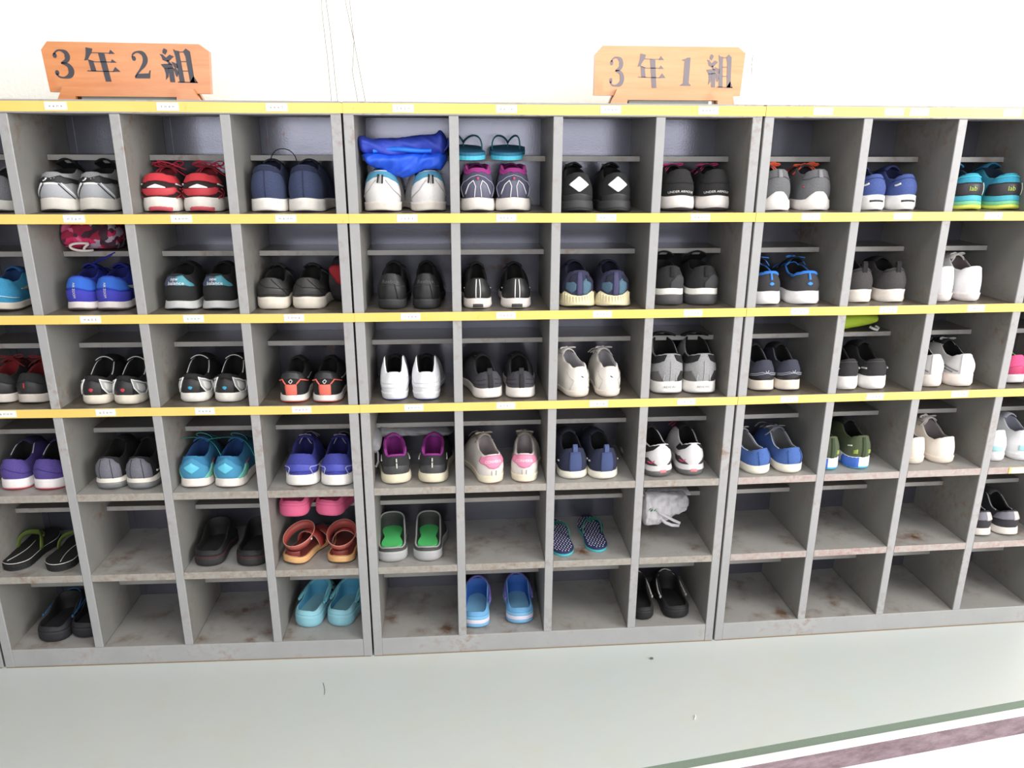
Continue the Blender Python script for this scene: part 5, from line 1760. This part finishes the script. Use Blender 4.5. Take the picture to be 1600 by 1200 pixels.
rb = thing('shoe_bag', 'black bag with a dark red panel, right of the black leather sneakers', 'bag', (-.05, .12, shelf_top(1)))
at_root(sheet_bag('bag_body', [(-.068, 1.070), (-.055, 1.098), (-.035, 1.102), (-.0225, 1.09)], [(-.068, 1.02), (-.06, .992), (-.045, .988), (-.0225, .9885)], .115, .23, cloth_mat((40, 34, 38), .8), rb, seed=12, amp=.005, freq=28, nu=24), rb)
at_root(sheet_bag('red_panel', [(-.064, 1.082), (-.05, 1.087), (-.026, 1.085)], [(-.064, 1.072), (-.045, 1.04), (-.026, 1.028)], .108, .13, cloth_mat((150, 26, 36), .8), rb, seed=13, amp=.002, freq=20, nu=16), rb)


# ------------------------------------------------------------------ class signs of varnished wood
def wood_mat(name, c1, c2, rough=.3):
    m, nt, b, tc = nodes_mat(name, rough)
    n = noise_node(nt, tc, 26, 6, .6, stretch=(.22, 1, 1.6))
    n2 = noise_node(nt, tc, 120, 3, .6, stretch=(.08, 1, 1.4))
    n3 = noise_node(nt, tc, 16, 2, .5)
    c = mixc(nt, maprange(nt, n.outputs[0], .3, .7), lin(c1), lin(c2))
    c = mixc(nt, maprange(nt, n2.outputs[0], .5, .75, 0, .35), c, tuple(x * .7 for x in lin(c1)))
    c = mixc(nt, maprange(nt, n3.outputs[0], .62, .75, 0, .4), c, lin((190, 104, 50)))
    nt.links.new(c, b.inputs['Base Color'])
    b.inputs['Coat Weight'].default_value = .35
    b.inputs['Coat Roughness'].default_value = .15
    return m


def stroke(pts):
    """variable width brush stroke (x, z, width) -> polygon"""
    P = []
    n = len(pts)
    fine = []
    for i in range(n - 1):
        p0, p1, p2, p3 = pts[max(0, i - 1)], pts[i], pts[i + 1], pts[min(n - 1, i + 2)]
        for k in range(6):
            t = k / 6
            fine.append(tuple(.5 * ((2 * b_) + (-a + c) * t + (2 * a - 5 * b_ + 4 * c - d) * t * t + (-a + 3 * b_ - 3 * c + d) * t ** 3) for a, b_, c, d in zip(p0, p1, p2, p3)))
    fine.append(pts[-1])
    quads = []
    L_, R_ = [], []
    for i, (x, z, w_) in enumerate(fine):
        a, b_ = fine[max(0, i - 1)], fine[min(len(fine) - 1, i + 1)]
        dx, dz = b_[0] - a[0], b_[1] - a[1]
        l = math.hypot(dx, dz) or 1
        nx, nz = -dz / l * w_ / 2, dx / l * w_ / 2
        L_.append((x + nx, z + nz))
        R_.append((x - nx, z - nz))
    return [[L_[i], L_[i + 1], R_[i + 1], R_[i]] for i in range(len(fine) - 1)]


def disc(cx, cz, r, n=14, sx=1.0):
    return [(cx + math.cos(2 * PI * i / n) * r * sx, cz + math.sin(2 * PI * i / n) * r) for i in range(n)]


def px(b, pts):
    x0, x1, y0, y1 = b
    return [((x - x0) / (x1 - x0), (y1 - y) / (y1 - y0)) for x, y in pts]


NEN = [px((95, 540, 90, 512), p) for p in (
    [(135, 90), (220, 105), (205, 150), (165, 205), (140, 244), (95, 252), (115, 210), (130, 150)],
    [(203, 150), (430, 155), (430, 163), (200, 160)], [(420, 168), (448, 115), (500, 166)],
    [(140, 236), (230, 262), (432, 263), (432, 272), (225, 272), (150, 250)], [(428, 276), (455, 232), (508, 275)],
    [(145, 245), (210, 262), (232, 385), (165, 380)], [(115, 374), (455, 380), (455, 390), (115, 386)], [(440, 388), (482, 328), (542, 387)],
    [(285, 156), (366, 165), (408, 512), (335, 512)])]
KUMI = [px((1008, 1447, 104, 522), p) for p in (
    [(1072, 104), (1112, 124), (1106, 150), (1082, 182), (1050, 160), (1055, 130)],
    [(1010, 175), (1046, 178), (1088, 218), (1134, 180), (1186, 202), (1130, 250), (1096, 268), (1040, 246), (1034, 205)],
    [(1088, 250), (1112, 246), (1150, 300), (1110, 300)], [(1012, 298), (1060, 292), (1152, 290), (1162, 346), (1050, 352), (1034, 330)],
    [(1145, 262), (1216, 290), (1222, 344), (1176, 336)], [(1048, 345), (1104, 345), (1090, 450), (1054, 486), (1062, 420)],
    [(1096, 340), (1162, 340), (1166, 515), (1106, 515)], [(1160, 345), (1196, 340), (1222, 400), (1200, 450), (1184, 440)],
    [(1186, 112), (1214, 130), (1256, 136), (1286, 515), (1222, 515), (1204, 200)],
    [(1306, 140), (1342, 105), (1392, 140), (1410, 515), (1352, 515), (1328, 200)],
    [(1252, 142), (1312, 142), (1312, 152), (1252, 152)], [(1262, 258), (1334, 258), (1334, 268), (1262, 268)], [(1270, 372), (1345, 372), (1345, 382), (1270, 382)],
    [(1200, 506), (1447, 510), (1447, 522), (1200, 520)], [(1345, 518), (1402, 435), (1447, 520)])]
THREE = stroke([(.13, .84, .06), (.3, .96, .06), (.5, .975, .07), (.70, .90, .18), (.76, .76, .26), (.68, .62, .16), (.42, .535, .05)]) + \
    stroke([(.42, .535, .05), (.72, .47, .15), (.85, .28, .28), (.76, .11, .2), (.5, .03, .07), (.25, .05, .06), (.12, .16, .08)]) + [disc(.17, .80, .09, sx=1.1), disc(.16, .20, .09, sx=1.1)]
TWO = stroke([(.08, .76, .06), (.16, .90, .07), (.4, .97, .07), (.66, .91, .18), (.77, .73, .26), (.68, .53, .2), (.45, .33, .10), (.2, .13, .06), (.12, .05, .05)]) + \
    [disc(.17, .73, .09, sx=1.2), [(.1, 0), (.9, 0), (.98, .3), (.93, .3), (.86, .19), (.28, .17), (.12, .08)]]
ONE = [[(.06, .92), (.4, .96), (.5, 1), (.82, 1), (.80, .10), (1, .03), (1, 0), (0, 0), (0, .03), (.28, .10), (.30, .88), (.06, .89)]]
GLYPH = {'3': THREE, '2': TWO, '1': ONE, 'year': NEN, 'class': KUMI}


def class_sign(label, board, stand, glyphs, wood, ink, yb):
    cx = sum(p[0] for p in board) / len(board)
    z0 = ZR[0] + .0148
    t = thing('class_sign', label, 'sign', (cx, yb, z0), 0, 'wooden class signs on the cabinets')
    def loc(pts):
        return [(x - cx, z - z0) for x, z in pts]
    g = G()
    g.prism(loc(board), 0, .018)
    obj('board', g, wood, t)
    g = G()
    g.prism(loc([(x, max(z, z0)) for x, z in stand]), -.012, -.0005)
    obj('stand', g, wood, t)
    g = G()
    g.prism(loc([(x, max(z, z0)) for x, z in stand]), .0185, .034)
    obj('stand', g, wood, t)
    xs = sorted(x for x, z in stand)
    g = G()
    g.box(xs[0] - cx + .046, xs[-1] - cx - .058, .004, .030, .0002, .0075)
    obj('foot_rail', g, mat((176, 180, 170), 'rubber'), t)
    for k, (xa, za), (xb, zb) in glyphs:
        for n_, poly in enumerate([1]):
            g = G()
            for q in GLYPH[k]:
                g.prism([(lerp(xa, xb, u) - cx, lerp(za, zb, v) - z0) for u, v in q], -.0008, .0002)
            obj('character', g, ink, t)
    return t


def ink_mat(c):
    m = mat(c, 'gloss')
    m.node_tree.nodes['Principled BSDF'].inputs['Roughness'].default_value = .38
    return m


class_sign('wooden desk sign reading 3, year, 2, class above the left cabinet',
           [(-.6299, 1.5942), (-.3056, 1.5925), (-.285, 1.5776), (-.2907, 1.4885), (-.6400, 1.4896), (-.6449, 1.5772)],
           [(-.6071, 1.5007), (-.3261, 1.4985), (-.312, 1.4736), (-.3639, 1.4736), (-.363, 1.4806), (-.5817, 1.4806), (-.5828, 1.4736), (-.6213, 1.4736)],
           [('3', (-.6251, 1.5184), (-.5806, 1.5774)), ('year', (-.5562, 1.5124), (-.4820, 1.5830)), ('2', (-.4558, 1.52), (-.4153, 1.5765)), ('class', (-.3931, 1.5113), (-.3160, 1.5832))],
           wood_mat('varnished_orange_wood', (196, 122, 70), (208, 142, 92)), ink_mat((72, 70, 80)), .045)
class_sign('wooden desk sign reading 3, year, 1, class above the middle cabinet',
           [(.6053, 1.6005), (.9264, 1.6010), (.9447, 1.5881), (.9400, 1.4935), (.5890, 1.4925), (.5881, 1.5812)],
           [(.6405, 1.5062), (.9164, 1.5058), (.9238, 1.4736), (.8834, 1.4736), (.8828, 1.4827), (.6659, 1.4825), (.6664, 1.4736), (.6268, 1.4736)],
           [('3', (.621, 1.5122), (.6589, 1.5765)), ('year', (.6882, 1.51), (.7568, 1.5845)), ('1', (.7922, 1.5151), (.8183, 1.5769)), ('class', (.8527, 1.5114), (.9204, 1.5851))],
           wood_mat('varnished_pale_wood', (208, 142, 94), (218, 156, 110)), ink_mat((132, 122, 128)), .04)  # ink greyed so its colour carries the glare on this sign

# ------------------------------------------------------------------ small litter on the platform
g = G()
g.ellipsoid((0, 0, .003), (.0055, .004, .003), 7, 5)
o = obj('crumb', g, mat((120, 104, 84), 'suede'))
o.location = (.787, -.071, 0)
tag(o, 'small brown crumb of dirt on the pale floor near the cabinet', 'dirt')
g = G()
g.tube(bez((-.118, -.105, .0007), (-.112, -.122, .0007), (-.107, -.137, .0007), (-.108, -.153, .0007), 10), .0006, 5)
tag(obj('hair_strand', g, mat((90, 82, 74), 'print')), 'thin dark hair lying on the pale floor', 'hair')
g = G()
g.tube([(.835, -.315, .0014), (.840, -.306, .0018), (.842, -.298, .0014)], .0013, 6)
tag(obj('paper_scrap', g, mat((240, 240, 240), 'print')), 'tiny white scrap on the floor near the green edge strip', 'paper')
